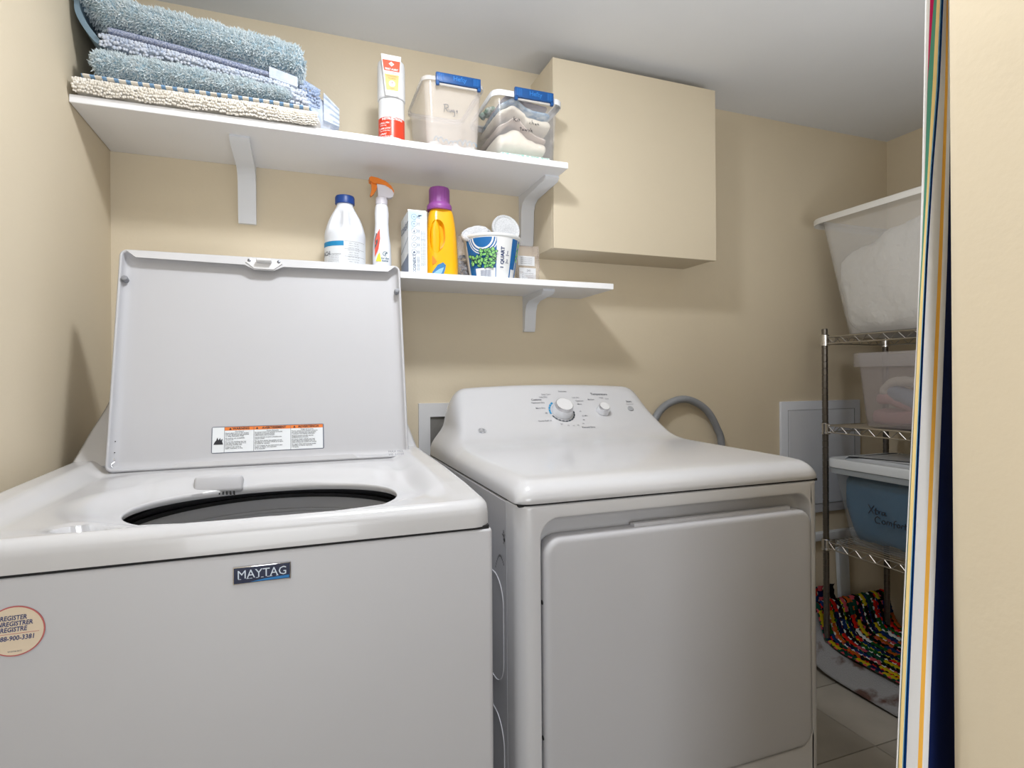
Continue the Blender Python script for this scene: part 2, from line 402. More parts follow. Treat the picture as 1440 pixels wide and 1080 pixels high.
b = NB(); tube(b, [LM @ p for p in smoothpath([(.012, .028, -.006), (.015, .022, -.006), (.009, .016, -.006), (.012, .010, -.006)])], .0009, 6)
mk('hinge_clip', b, CHROME, lid)
# warning label
lab = NB(); lx0, ly0, LWd, LHt = .1795, .0295, .2215, .0555
WM = LM @ Matrix.Translation((lx0, ly0, -.0178))
loft(lab, [[WM @ Vector((x, y, -.0004)) for x, y in rr(LWd/2, LHt/2, LWd, LHt, .003, 4)], [WM @ Vector((x, y, 0)) for x, y in rr(LWd/2, LHt/2, LWd, LHt, .003, 4)]])
wl = mk('warning_label', lab, mat('label_grey', (98, 104, 120), .5), washer, False, label='white and orange trilingual warning label inside the lid')
div = [.0015, .0245, .0805, .1535, LWd-.0015]
for a, c in zip(div, div[1:]):
    b = NB(); poly(b, [(a, .0015, .0003), (c-.0008, .0015, .0003), (c-.0008, LHt-.0015, .0003), (a, LHt-.0015, .0003)], WM); mk('label_field', b, mat('label_white', (226, 230, 234), .5), wl, False)
for a, c in zip(div[1:], div[2:]):
    b = NB(); poly(b, [(a, LHt-.0085, .0006), (c-.0008, LHt-.0085, .0006), (c-.0008, LHt-.0015, .0006), (a, LHt-.0015, .0006)], WM); mk('label_band', b, mat('label_orange', (226, 122, 46), .5), wl, False)
b = NB()
for (a, c, s) in ((div[1], div[2], 'WARNING'), (div[2], div[3], 'AVERTISSEMENT'), (div[3], div[4], 'ADVERTENCIA')):
    text(b, s, .0066, WM @ Matrix.Translation(((a+c)/2+.003, LHt-.005, .0009)), .03, sx=1.0 if len(s) < 9 else .98)
    wd = .0022*len(s)+.004
    xx = (a+c)/2+.003-wd-.001
    poly(b, [(xx-.0026, LHt-.0072, .0009), (xx+.0026, LHt-.0072, .0009), (xx, LHt-.0028, .0009)], WM)
lines = [['Fire Hazard', 'Never place items in the washer', 'that are dampened with gasoline', 'or other flammable fluids.', '', 'No washer can completely', 'remove oil.', '', 'Do not dry anything that has', 'ever had any type of oil on it', '(including cooking oils).', '', 'Doing so can result in', 'death, explosion, or fire.'],
         ["Risque d'incendie", 'Ne jamais mettre des articles humectés', "d'essence ou d'autres fluides", 'inflammables dans la laveuse.', '', 'Aucune laveuse ne peut complètement', "enlever l'huile.", '', 'Ne pas faire sécher des articles qui ont', "été salis par tout genre d'huile (y compris", 'les huiles de cuisson).', '', 'Le non-respect de ces instructions peut', 'causer un décès, une explosion', 'ou un incendie.'],
         ['Peligro de incendio', 'Nunca coloque en la lavadora artículos', 'que estén humedecidos con gasolina', 'o cualquier otro líquido inflamable.', '', 'Ninguna lavadora puede eliminar', 'completamente el aceite.', '', 'No seque ningún artículo que haya', 'tenido alguna vez cualquier tipo de', 'aceite (incluyendo aceites de cocina).', '', 'No seguir estas instrucciones puede', 'ocasionar la muerte, explosión', 'o incendio.']]
for col, (a, c) in zip(lines, zip(div[1:], div[2:])):
    y = LHt-.0112
    for i, s in enumerate(col):
        if s == '': y -= .0012; continue
        mx_ = (c-a-.0035)
        sc = min(1.0, mx_/(len(s)*.00165))
        text(b, s, .0034, WM @ Matrix.Translation(((a+c)/2 if i == 0 else a+.0012, y, .0009)), .012, 'CENTER' if i == 0 else 'LEFT', sx=sc); y -= .00315
# flame pictogram
poly(b, [(.004, .018, .0009), (.022, .018, .0009), (.020, .024, .0009), (.021, .030, .0009), (.017, .027, .0009), (.0165, .032, .0009), (.013, .027, .0009), (.011, .033, .0009), (.009, .027, .0009), (.006, .023, .0009)], WM)
mk('lettering', b, INK, wl, False)
# bleach dispenser under the hinge
b = NB(); DM = frame(Vector((.284, -.596, .9165)), (1, 0, 0), (0, .45, 1))
box(b, 0, .082, -.002, .030, -.020, .010, .006, 3, DM); mk('bleach_dispenser', b, ENAM2, washer)
b = NB()
for i in range(9): box(b, .018+i*.006, .0205+i*.006, -.006, -.001, -.004, .007, 0, 1, DM)
mk('dispenser_grille', b, DARK, washer, False)
# lid lock slot on the front of the top, small print at the right hinge
b = NB(); z_ = htop(.42, -.945); box(b, .405, .442, -.9465, -.9440, z_-.002, z_+.0006, .0004, 1); mk('lock_slot', b, mat('slot_grey', (150, 151, 154), .5), washer)
b = NB(); text(b, 'MAX FILL\nHE  LOW', .008, frame(Vector((.664, -.515, .962)), (1, 0, 0), (0, .7, .7)), .0); mk('hinge_print', b, INKG, washer, False)
# badge
bd = NB(); BM = frame(Vector((.3880, wf-.0005, .8660)), (1, 0, 0), (0, 0, 1)); bw, bh = .0685, .0225
box(bd, 0, bw, 0, bh, -.001, .003, .0012, 2, BM); badge = mk('badge', bd, CHROME, washer)
b = NB(); poly(b, [(.0014, .0014, .0032), (bw-.0014, .0014, .0032), (bw-.0014, bh-.0014, .0032), (.0014, bh-.0014, .0032)], BM); mk('badge_field', b, mat('badge_navy', (12, 26, 62), .25), badge, False)
b = NB(); poly(b, [(.020, .0022, .0034), (.036, .0046, .0034), (.066, .0060, .0034), (.066, .0022, .0034)], BM); mk('badge_swoosh', b, mat('badge_blue', (30, 120, 190), .25), badge, False)
b = NB()
text(b, 'MAYTAG', .0152, BM @ Matrix.Translation((bw/2, bh/2+.0008, .0040)), .0, sx=.95)
for x_, w_ in ((.0082, .0032), (.0175, .0032), (.0213, .0030), (.0283, .0030), (.0343, .0030), (.0415, .0034), (.0447, .0028), (.0520, .0028)):
    box(b, x_-w_/2, x_+w_/2, .0068, .0074, .0041, .0044, 0, 1, BM)
# serifs
mk('lettering', b, mat('badge_silver', (196, 206, 220), .3, metal=.3), badge, False)
# registration sticker
b = NB(); SM = frame(Vector((.1665, wf-.0006, .8435)), (1, 0, 0), (0, 0, 1))
lathe(b, [(.0282, 0), (.0282, .0005)], 0, 0, 48, SM); stk = mk('sticker', b, mat('sticker_red', (186, 96, 96), .5), washer, False, label='round cream registration sticker with red ring')
b = NB(); lathe(b, [(.0268, .0003), (.0268, .0007)], 0, 0, 48, SM); mk('sticker_field', b, mat('sticker_cream', (222, 205, 182), .5), stk, False)
b = NB()
for s, y in (('REGISTER', .0150), ('ENREGISTRER', .0085), ('REGISTRE', .0020)): text(b, s, .0072, SM @ Matrix.Translation((-.001, y, .001)), .022, sx=.80, shear=.15)
text(b, '1-888-900-3381', .0074, SM @ Matrix.Translation((-.0015, -.0078, .001)), .02, sx=.84, shear=.15)
mk('lettering', b, INKB, stk, False)
b = NB(); box(b, -.0225, .0225, -.0029, -.0025, .0007, .0009, 0, 1, SM); mk('sticker_rule', b, mat('sticker_red', (1, 1, 1)), stk, False)
b = NB(); text(b, 'W10728-0412', .0022, SM @ Matrix.Translation((0, -.0225, .001)), .01); mk('fine_print', b, INKG, stk, False)

# ------------------------------------------------------------------ dryer
dx0, dx1, df = .8134, 1.4994, -.8726
dryer = thing('dryer', 'white front-loading dryer with a curved control panel beside the washer', 'dryer', (1.156, -.5, 0))
b = NB(); box(b, dx0, dx1, -.8135, -.14, .02, .9035, .002, 1); mk('cabinet', b, ENAM2, dryer)
for (x, y) in ((dx0+.05, -.76), (dx1-.05, -.76), (dx0+.05, -.2), (dx1-.05, -.2)):
    b = NB(); lathe(b, [(.02, 0), (.02, .010), (.012, .02)], x, y, 16); mk('foot', b, BLACK, dryer)
b = NB()
def FR(insx, insz, y, r=.001): return [(x, y, z) for x, z in rr((dx0+dx1)/2, .4625, dx1-dx0-2*insx, .885-2*insz, r, 7)]
def RC(ins, y, zt=.880, zb=.352, xl=.8555, xr=1.4695, r=.035): return [(x, y, z) for x, z in rr((xl+xr)/2, (zt+zb)/2, xr-xl-2*ins, zt-zb-2*ins, max(r-ins, .004), 7)]
ls = [FR(0, 0, -.8145)]
for k in range(0, 7):
    a = k/6*PI/2; ls.append(FR(.030*(1-math.cos(a)), .004*(1-math.cos(a)), -.845-(.0276)*math.sin(a), .001+.004*math.sin(a)))
ls += [RC(-.004, -.8726), RC(-.0015, -.8722), RC(0, -.8700), RC(.002, -.862), RC(.005, -.848), RC(.012, -.843)]
loft(b, ls); mk('front_panel', b, ENAM, dryer, angle=.9)
b = NB(); box(b, dx0+.004, dx1-.004, -.866, -.15, .9025, .9075); mk('seam', b, DARK, dryer, False)
# door
b = NB(); dl, dr, dbm, dtp = .8595, 1.4662, .356, .8475
def DR(ins, y, r=.032): return [(x, y, z) for x, z in rr((dl+dr)/2, (dtp+dbm)/2, dr-dl-2*ins, dtp-dbm-2*ins, max(r-ins, .004), 7)]
loft(b, [DR(.002, -.846), DR(0, -.848), DR(0, -.869), DR(.001, -.874), DR(.0035, -.8775), DR(.008, -.879), DR(.012, -.8793)])
door = mk('door', b, ENAM2, dryer, angle=1.0)
b = NB(); prof = [(-.866, .8470), (-.866, .8535), (-.859, .8545), (-.852, .8520), (-.852, .845)]
prismx(b, prof, 1.045, 1.42); bevel_all(b, .001, 1); mk('door_grip', b, ENAM2, door)
for z in (.735, .500):
    b = NB(); lathe(b, [(.004, 0), (.0038, .002)], 0, 0, 14, frame(Vector((.8605, -.866, z)), (0, -1, 0), (0, 0, 1))); mk('hinge_screw', b, DARK, door)
# embossed shapes and scuffs on the side
for zc, hh in ((.655, .20), (.395, .20)):
    b = NB()
    pts = [(dx0-.0005, -.60+(x), zc+y) for x, y in rr(-.13, 0, .13, hh, .05, 8)]
    tube(b, pts+[pts[0]], .0011, 6); mk('side_rib', b, ENAM2, dryer)
b = NB()
for i in range(16):
    y = -.800+random.gauss(0, .004); z = .835+random.gauss(0, .007); s = random.uniform(.001, .0032)
    poly(b, [(dx0-.0008, y-s, z-s*.6), (dx0-.0008, y+s, z-s), (dx0-.0008, y+s*.7, z+s*1.2), (dx0-.0008, y-s*.6, z+s)])
for i in range(14):
    y = -.775+i*.0035-.03; z = .788+.014*math.sin(i*.24)-.0007*i*i*.15; s = .002
    poly(b, [(dx0-.0030, y-s, z-s), (dx0-.0030, y+s, z-s), (dx0-.0030, y+s, z+s), (dx0-.0030, y-s, z+s)])
mk('scuff', b, mat('scuff_grey', (120, 120, 122), .8), dryer, False)
# top and console, one moulding
P2 = [(-0.8726, 0.9075), (-0.8745, 0.915), (-0.869, 0.929), (-0.853, 0.9405), (-0.825, 0.9455), (-0.74, 0.9475), (-0.6, 0.949), (-0.52, 0.95), (-0.46, 0.951), (-0.425, 0.9535), (-0.395, 0.9586), (-0.365, 0.9687), (-0.335, 0.9859), (-0.302, 1.0105), (-0.272, 1.0369), (-0.248, 1.0615), (-0.232, 1.0778), (-0.218, 1.0879), (-0.2, 1.0906), (-0.182, 1.0851), (-0.172, 1.0688), (-0.17, 1.0232), (-0.17, 0.9075)]
PP = smoothpath([(y, z, 0) for y, z in P2], 4)
U_ = []; ns = 90
for i in range(ns+1):
    u_ = -math.cos(PI*i/ns); U_.append(lerp(dx0, dx1, .5+.5*(u_*.75+.25*math.sin(u_*PI/2))))
U_[0] = dx0; U_[-1] = dx1
b = NB(); loops = []
for x in U_:
    lp = []
    for p in PP:
        y, z = p.x, p.y; hb = z-.9075
        dL = min(x-dx0, dx1-x)
        wd = .030+.055*sst((hb-.045)/.15)
        q = max(0, 1-dL/wd); E_ = math.sqrt(max(0, 1-q**2.4))
        if hb > .045: E_ = lerp(E_, (1-q**3.0)**.5 if q < 1 else 0, .5)
        arch = 1+.07*(1-((x-(dx0+dx1)/2)/.343)**2)*sst((hb-.05)/.13)
        yy = y
        if y < -.80: # plan corner radius
            rc = .035
            if dL < rc: yy = y+ (rc-math.sqrt(max(0, rc*rc-(rc-dL)**2)))*.55*sst((-.80-y)/.05)
        fi = max(0, 1-(x-dx0)/.25); xx = x+.032*sst((hb*E_*arch-.02)/.07)*fi*fi
        lp.append((xx, yy, .9075+hb*E_*arch))
    loops.append(lp)
loft(b, loops, True, True, closed=False)
bmesh.ops.holes_fill(b, edges=[e for e in b.edges if e.is_boundary])
mk('top_panel', b, ENAM, dryer, angle=1.1)
# printing, knobs and button follow the curved console
arc = [0]
for p, q_ in zip(PP, PP[1:]): arc.append(arc[-1]+(q_-p).length)
def arch_f(x, z):
    hb = z-.9075; return .9075+hb*(1+.07*(1-((x-(dx0+dx1)/2)/.343)**2)*sst((hb-.05)/.13))
def at_z(z):   # arc length where the front face reaches z
    for i in range(30, len(PP)-1):
        if PP[i].y <= z <= PP[i+1].y and PP[i].x < -.205: return arc[i]+(z-PP[i].y)/(PP[i+1].y-PP[i].y)*(arc[i+1]-arc[i])
def surf(x, s, off=.0):
    for i in range(len(PP)-1):
        if arc[i+1] >= s: break
    f = (s-arc[i])/(arc[i+1]-arc[i]); p = PP[i].lerp(PP[i+1], f); d = (PP[min(i+2, len(PP)-1)]-PP[max(i-1, 0)]).normalized()
    nrm = Vector((0, -d.y, d.x)); nrm = nrm if nrm.y < 0 else -nrm
    return Vector((x, p.x, arch_f(x, p.y)))+nrm*off, nrm, Vector((0, d.x, d.y))
def ctext(bm, s, size, x, z, bold=0, align='CENTER'):
    s0 = at_z(z-.0015); text(bm, s, size, None, bold, align, fn=lambda c: surf(x-.0145+c.x, s0+c.y, .0012)[0])
kx, kz = 1.1725, 1.0225; k2x, k2z = 1.304, 1.0210
b = NB()
for s, x, z, sz, al in (('Cottons', 1.120, 1.054, .0095, 'CENTER'), ('Temperature', 1.331, 1.0665, .0105, 'CENTER'), ('Start', 1.424, 1.0475, .0098, 'CENTER'), ('Timed Dry', 1.245, .984, .0095, 'CENTER')):
    ctext(b, s, sz, x, z, .02, al)
for s, x, z in (('Less Dry', 1.157, 1.060), ('Optimum Dry', 1.143, 1.0465), ('More Dry', 1.139, 1.0335), ('Quick Fluff 10', 1.143, 1.003), ('50', 1.140, 1.021)): ctext(b, s, .0072, x, z, .01, 'RIGHT')
for s, x, z in (('Less Dry', 1.236, 1.0575), ('Optimum', 1.244, 1.049), ('More', 1.246, 1.041), ('60', 1.242, 1.023), ('50 Min', 1.244, 1.012), ('40', 1.240, 1.002), ('30', 1.232, .993)): ctext(b, s, .0066, x, z, .008, 'LEFT')
for s, x, z in (('20', 1.168, .994), ('15', 1.186, .990), ('10', 1.202, .989), ('25', 1.217, .990)): ctext(b, s, .0066, x, z, .008)
for s, x, z in (('Easy Care', 1.156, 1.0665), ('Delicates', 1.212, 1.0735), ('High', 1.334, 1.057)): ctext(b, s, .0072, x, z, .004)
ctext(b, 'Medium', .0068, 1.308, 1.0525, .004, 'RIGHT'); ctext(b, 'Low', .0066, 1.352, 1.0545, .004); ctext(b, 'Hold to start', .0050, 1.424, 1.0405, .0)
mk('lettering', b, INKG, dryer, False)
def seg_ring(bm, x, z, r0, r1, a0, a1):
    s0 = at_z(z); K = 6; A = []; B_ = []
    for k in range(K+1):
        a = lerp(a0, a1, k/K)
        A.append(surf(x+r0*math.cos(a), s0+r0*math.sin(a), .0012)[0]); B_.append(surf(x+r1*math.cos(a), s0+r1*math.sin(a), .0012)[0])
    for k in range(K): poly(bm, [A[k], A[k+1], B_[k+1], B_[k]])
b = NB(); rad = math.radians
for a in (122, 137, 152, 167, 180): seg_ring(b, kx, kz, .0345, .0400, rad(a), rad(a+12))
mk('dial_marks', b, mat('dial_blue', (40, 140, 190), .5), dryer, False, label='blue dial segments')
b = NB()
for i in range(10): seg_ring(b, kx, kz, .0350, .0390, rad(202+i*16), rad(202+i*16+13))
mk('dial_marks', b, mat('dial_navy', (40, 52, 66), .5), dryer, False, label='dark dial segments')
def knob(x, z, r, h, nm):
    p, n_, u_ = surf(x, at_z(z), .0006); M = frame(p, (1, 0, 0), u_)
    b = NB(); lathe(b, [(r*1.02, 0), (r*1.0, h*.12), (r*.93, h*.5), (r*.86, h*.72)], 0, 0, 48, M); k = mk(nm, b, mat('knob_pearl', (214, 216, 222), .25, coat=.5), dryer)
    b = NB(); lathe(b, [(r*.87, h*.70), (r*.865, h*.80), (r*.79, h*1.0), (r*.76, h*1.01)], 0, 0, 48, M); mk('chrome_ring', b, CHROME, k)
    b = NB(); lathe(b, [(r*.765, h*.98), (r*.76, h*1.02), (r*.55, h*1.035), (.0005, h*1.04)], 0, 0, 48, M); mk('knob_cap', b, PLASW, k)
knob(kx, kz, .0315, .030, 'dial_knob'); knob(k2x, k2z, .0195, .022, 'temperature_knob')
p, n_, u_ = surf(1.4035, at_z(1.0265), .0004); b = NB(); lathe(b, [(.0095, 0), (.0095, .002), (.008, .0032), (.0005, .0034)], 0, 0, 32, frame(p, (1, 0, 0), u_)); mk('start_button', b, mat('button_grey', (158, 160, 164), .45), dryer)
# round emblem
b = NB(); s0 = at_z(.9845); ex = .9165
def eR(r0, r1): 
    K = 36
    for k in range(K):
        a, c = 2*PI*k/K, 2*PI*(k+1)/K
        poly(b, [surf(ex+r_*1.05*math.cos(t_), s0+r_*math.sin(t_), .0012)[0] for r_, t_ in ((r0, a), (r0, c), (r1, c), (r1, a))])
eR(.0095, .0106); ctext(b, 'GE', .0125, ex+.0145, .986, .015)
for k in range(4):
    a = PI/2*k+.35; tube(b, [surf(ex+(.0093-.0016*i/4)*math.cos(a+i*.22), s0+(.0093-.0024*i/4)*math.sin(a+i*.22), .0010)[0] for i in range(5)], .0005, 4)
mk('emblem', b, mat('emblem_grey', (150, 152, 156), .4), dryer, False)

# ------------------------------------------------------------------ vent hose
b = NB(); tube(b, smoothpath([(1.62, -.05, .86), (1.652, -.035, .955), (1.705, -.03, 1.018), (1.795, -.028, 1.042), (1.885, -.028, 1.005), (1.940, -.028, .930), (1.962, -.028, .85), (1.968, -.028, .55), (1.95, -.04, .3), (1.85, -.08, .05)], 8), .0135, 14)
tag(mk('hose', b, GREYH), 'grey flexible hose arching up behind the dryer along the back wall', 'hose')

# ------------------------------------------------------------------ things on the lower shelf
zt = z2t+.0004
# bleach jug
t = thing('bleach_bottle', 'white bleach jug with dark blue cap, leftmost bottle on the lower shelf', 'bottle', (.587, -.12, zt))
b = NB(); hd = [(.050, 0), (.0545, .004), (.0550, .03), (.0548, .085), (.0552, .10), (.0545, .112), (.050, .13), (.043, .15), (.034, .168), (.026, .182), (.0225, .190), (.0225, .198)]
def jug(a, r, z):   # hollow either side of a moulded handle at the front
    x, y = r*math.cos(a), r*math.sin(a)
    if .112 < z < .182:
        d = abs((a-(-PI/2-.02)+PI) % (2*PI)-PI)
        k = sst((z-.112)/.02)*sst((.182-z)/.02)
        if .16 < d < .95: r = r*(1-.30*k*math.sin((d-.16)/.79*PI)**.7)
    return r*math.cos(a), r*math.sin(a)
pts = smoothpath([(r, z, 0) for r, z in hd], 3); loops = []
for p in pts: loops.append([(.587+jug(2*PI*i/96, p.x, p.y)[0], -.12+jug(2*PI*i/96, p.x, p.y)[1], zt+p.y) for i in range(96)])
loft(b, loops); mk('bottle_body', b, mat('jug_white', (228, 232, 240), .35), t, angle=1.2)
b = NB(); lathe(b, [(.0255, .196), (.0265, .197), (.0265, .214), (.0245, .2185), (.001, .219)], .587, -.12, 40)
bmesh.ops.translate(b, verts=b.verts[:], vec=(0, 0, zt)); mk('cap', b, mat('cap_blue', (18, 62, 135), .4), t)
def wrap(bm, cx, cy, r, a0, a1, z0, z1, K=16, mi=0):
    for k in range(K):
        a, c = lerp(a0, a1, k/K), lerp(a0, a1, (k+1)/K)
        f = bm.faces.new([bm.verts.new((cx+r*math.cos(q_), cy+r*math.sin(q_), z)) for q_, z in ((a, z0), (c, z0), (c, z1), (a, z1))]); f.material_index = mi
def wtext(bm, s, size, cx, cy, r, a, z, bold=0, align='CENTER', sx=1):
    def fn(c): q_ = a+c.x/r; return Vector((cx+r*math.cos(q_), cy+r*math.sin(q_), z+c.y))
    text(bm, s, size, None, bold, align, fn, sx)
D = math.radians
b = NB(); wrap(b, .587, -.12, .0557, D(-190), D(-15), zt+.010, zt+.085, 40); lb = mk('label', b, mat('paper_label', (226, 230, 235), .5), t)
b = NB(); wrap(b, .587, -.12, .0560, D(-185), D(-98), zt+.070, zt+.083, 24); mk('label_band', b, mat('label_cyan', (28, 138, 192), .5), lb)
b = NB(); 
wtext(b, 'DISINFECTING BLEACH', .0042, .587, -.12, .0560, D(-128), zt+.047, .01); 
for i in range(5): wtext(b, 'Use only as directed. Rinse well with water.', .0030, .587, -.12, .0560, D(-128), zt+.042-i*.0045, .0, sx=.62)
for i in range(11): wtext(b, 'DIRECTIONS'[:6+i % 4]+'  FOR USE', .0036, .587, -.12, .0560, D(-70), zt+.077-i*.0062, .0)
for z in (.083, .062, .042, .022): wrap(b, .587, -.12, .0560, D(-96), D(-30), zt+z-.0006, zt+z, 14)
wtext(b, 'BLEACH', .016, .587, -.12, .0560, D(-168), zt+.050, .03)
mk('lettering', b, INKG, lb, False)
# spray bottle
t = thing('spray_bottle', 'white spray bottle with orange trigger on the lower shelf beside the blue-capped jug', 'bottle', (.688, -.12, zt))
SP = Matrix.Translation((.688, -.12, zt))
b = NB(); loops = []
for z, w_, d_ in ((0, .048, .034), (.004, .052, .038), (.05, .053, .040), (.09, .050, .038), (.12, .042, .034), (.15, .038, .032), (.18, .040, .032), (.200, .036, .030), (.208, .028, .028), (.212, .026, .026)):
    loops.append([SP @ Vector((x, y, z)) for x, y in rr(0, 0, w_, d_, min(w_, d_)*.47, 6)])
loft(b, loops); mk('bottle_body', b, mat('spray_white', (232, 234, 240), .22, coat=.4), t, angle=1.3)
b = NB(); lathe(b, [(.0165, .206), (.0168, .222), (.015, .226), (.012, .228)], 0, 0, 32, SP); mk('collar', b, mat('collar_white', (224, 222, 232), .4), t)
b = NB()
hd2 = [(-.034, .268), (-.035, .277), (-.030, .281), (-.012, .279), (.010, .272), (.026, .260), (.033, .248), (.034, .240), (.028, .250), (.010, .260), (-.008, .2625), (-.022, .262)]
loft(b, [[SP @ Vector((x, y, z)) for x, z in hd2] for y in (-.012, .012)]); bevel_all(b, .003, 2, .6)
mk('spray_head', b, mat('trigger_orange', (236, 128, 22), .4), t, label='orange spray head', angle=.8)
b = NB(); sh = [(-.014, .262), (.010, .2605), (.028, .251), (.034, .240), (.031, .230), (.022, .226), (-.010, .226), (-.011, .240)]
loft(b, [[SP @ Vector((x, y, z)) for x, z in sh] for y in (-.0095, .0095)]); bevel_all(b, .002, 2, .6); mk('shroud', b, mat('collar_white', (1, 1, 1)), t, label='white shroud', angle=.8)
b = NB(); tr = [(-.029, .266), (-.020, .264), (-.012, .258), (-.015, .246), (-.022, .234), (-.030, .226), (-.032, .230), (-.028, .246)]
loft(b, [[SP @ Vector((x, y, z)) for x, z in tr] for y in (-.007, .007)]); bevel_all(b, .0015, 2, .6); mk('trigger', b, mat('trigger_orange', (1, 1, 1)), t, label='orange trigger', angle=.8)
fl = lambda z: interp([(0, .0170), (.004, .0190), (.05, .0200), (.09, .0190), (.12, .0170), (.15, .016)], z)
def patch(bm, pts): poly(bm, [SP @ Vector((x, -fl(z)-.0006, z)) for x, z in pts])
b = NB(); patch(b, [(-.022, .052), (-.012, .075), (-.007, .105), (-.008, .134), (-.014, .122), (-.022, .095)]); mk('print_red', b, mat('print_red', (206, 70, 46), .4), t, False)
b = NB(); patch(b, [(-.0225, .074), (-.0145, .092), (-.0125, .118), (-.018, .120), (-.0228, .100)]); mk('print_dark', b, mat('print_dark', (70, 62, 66), .4), t, False)
b = NB(); patch(b, [(-.020, .040), (-.004, .040), (-.009, .066), (-.014, .058)]); mk('print_yellow', b, mat('print_yellow', (236, 214, 60), .4), t, False)
b = NB(); 
for s, z in (('for the', .0495), ('home', .0425)): text(b, s, .0075, SP @ frame(Vector((.006, -fl(z)-.0009, z)), (1, 0, 0), (0, 0, 1)), .02)
MR = SP @ frame(Vector((.006, -fl(.062)-.0009, .0625)), (1, 0, 0), (0, 0, 1))
for k in range(20):
    a, c = 2*PI*k/24, 2*PI*(k+1)/24; poly(b, [(r_*math.cos(t_), r_*math.sin(t_), 0) for r_, t_ in ((.0052, a), (.0052, c), (.0066, c), (.0066, a))], MR)
poly(b, [(-.002, 0, 0), (.001, -.003, 0), (.008, .007, 0), (.001, .001, 0)], MR)
mk('lettering', b, mat('ink_teal', (20, 90, 110), .5), t, False)
# cosmetic carton
t = thing('carton', 'narrow white and pale blue carton with round icons on the lower shelf', 'box', (.775, -.14, zt))
cx0, cx1, cy0, cy1, cz = .7485, .8005, -.2085, -.085, zt+.1735
b = NB(); box(b, cx0, cx1, cy0, cy1, zt, cz-.0005, .0006, 1); mk('carton_body', b, mat('carton_white', (232, 238, 244), .45), t, False)
b = NB(); poly(b, [(cx0+.006, cy0+.004, cz+.0002), (cx1-.006, cy0+.004, cz+.0002), (cx1-.003, cy1-.004, cz+.0002), (cx0+.003, cy1-.004, cz+.0002)]); mk('carton_mouth', b, INK, t, False)
b = NB(); box(b, cx0, cx1-.002, cy0+.008, cy0+.0088, cz-.001, cz+.004, 0); mk('flap', b, mat('carton_white', (1, 1, 1)), t, False)
CM = frame(Vector((cx0, cy0-.0004, zt)), (1, 0, 0), (0, 0, 1)); cw, ch = cx1-cx0, cz-zt
grad = mat('carton_blue_wash', (184, 214, 236), .45, rgb2=(214, 230, 242), vscale=14)
b = NB(); poly(b, [(.001, ch-.060, 0), (.018, ch-.045, 0), (.022, ch-.02, 0), (cw-.012, ch-.012, 0), (cw-.012, ch-.001, 0), (.001, ch-.001, 0)], CM)
poly(b, [(.028, ch-.022, 0), (.038, ch-.022, 0), (.038, ch-.012, 0), (.028, ch-.012, 0)], CM); mk('blue_wash', b, grad, t, False)
b = NB()
for i in range(6):
    zc = ch-.018-i*.0195; Mi = CM @ Matrix.Translation((.0155, zc, .0006))
    for k in range(24):
        a, c = 2*PI*k/24, 2*PI*(k+1)/24; poly(b, [(r_*math.cos(t_), r_*math.sin(t_), 0) for r_, t_ in ((.0070, a), (.0070, c), (.0077, c), (.0077, a))], Mi)
    if i == 2: poly(b, [(-.002, -.004, 0), (.002, -.004, 0), (.0005, .003, 0), (-.0005, .003, 0)], Mi)
    elif i == 3: poly(b, [(-.003, -.003, 0), (-.0023, -.0036, 0), (.003, .003, 0), (.0023, .0036, 0)], Mi)
    elif i == 5: poly(b, [(-.0035, -.003, 0), (.0035, -.003, 0), (.001, .003, 0), (-.001, .003, 0)], Mi)
    else: poly(b, [(-.003, -.001, 0), (.003, -.001, 0), (.002, .0005, 0), (-.002, .0005, 0)], Mi)
    for j in range(2): text(b, 'CARE', .0042, CM @ Matrix.Translation((.026+j*.004, zc, .0006)) @ Matrix.Rotation(PI/2, 4, 'Z'), .0)
text(b, 'COSNEKT', .0125, CM @ Matrix.Translation((.0165, .0255, .0006)) @ Matrix.Rotation(PI/2, 4, 'Z'), .005, sx=.98)
for j in range(2): text(b, 'SKIN CARE COSMETICS', .0042, CM @ Matrix.Translation((.0255+j*.004, .027, .0006)) @ Matrix.Rotation(PI/2, 4, 'Z'), .0, sx=.9)
for j in range(3): text(b, 'Keep in a cool dry place away from direct sunlight and children', .0040, CM @ Matrix.Translation((.036+j*.0045, ch*.40, .0006)) @ Matrix.Rotation(PI/2, 4, 'Z'), .0, sx=.95)
mk('lettering', b, mat('carton_ink', (92, 110, 140), .5), t, False)
b = NB(); SMc = frame(Vector((cx0-.0004, cy1, zt)), (0, -1, 0), (0, 0, 1)); sd = cy1-cy0
poly(b, [(.002, .002, 0), (sd-.002, .002, 0), (sd-.002, .055, 0), (sd-.03, .050, 0), (.002, .040, 0)], SMc)
poly(b, [(.002, .072, 0), (sd-.002, .098, 0), (sd-.002, .100, 0), (.002, .075, 0)], SMc)
text(b, 'COSNEKT', .026, SMc @ Matrix.Translation((sd*.52, ch-.04, .0)), .02)
mk('side_print', b, mat('carton_slate', (120, 134, 160), .45), t, False)
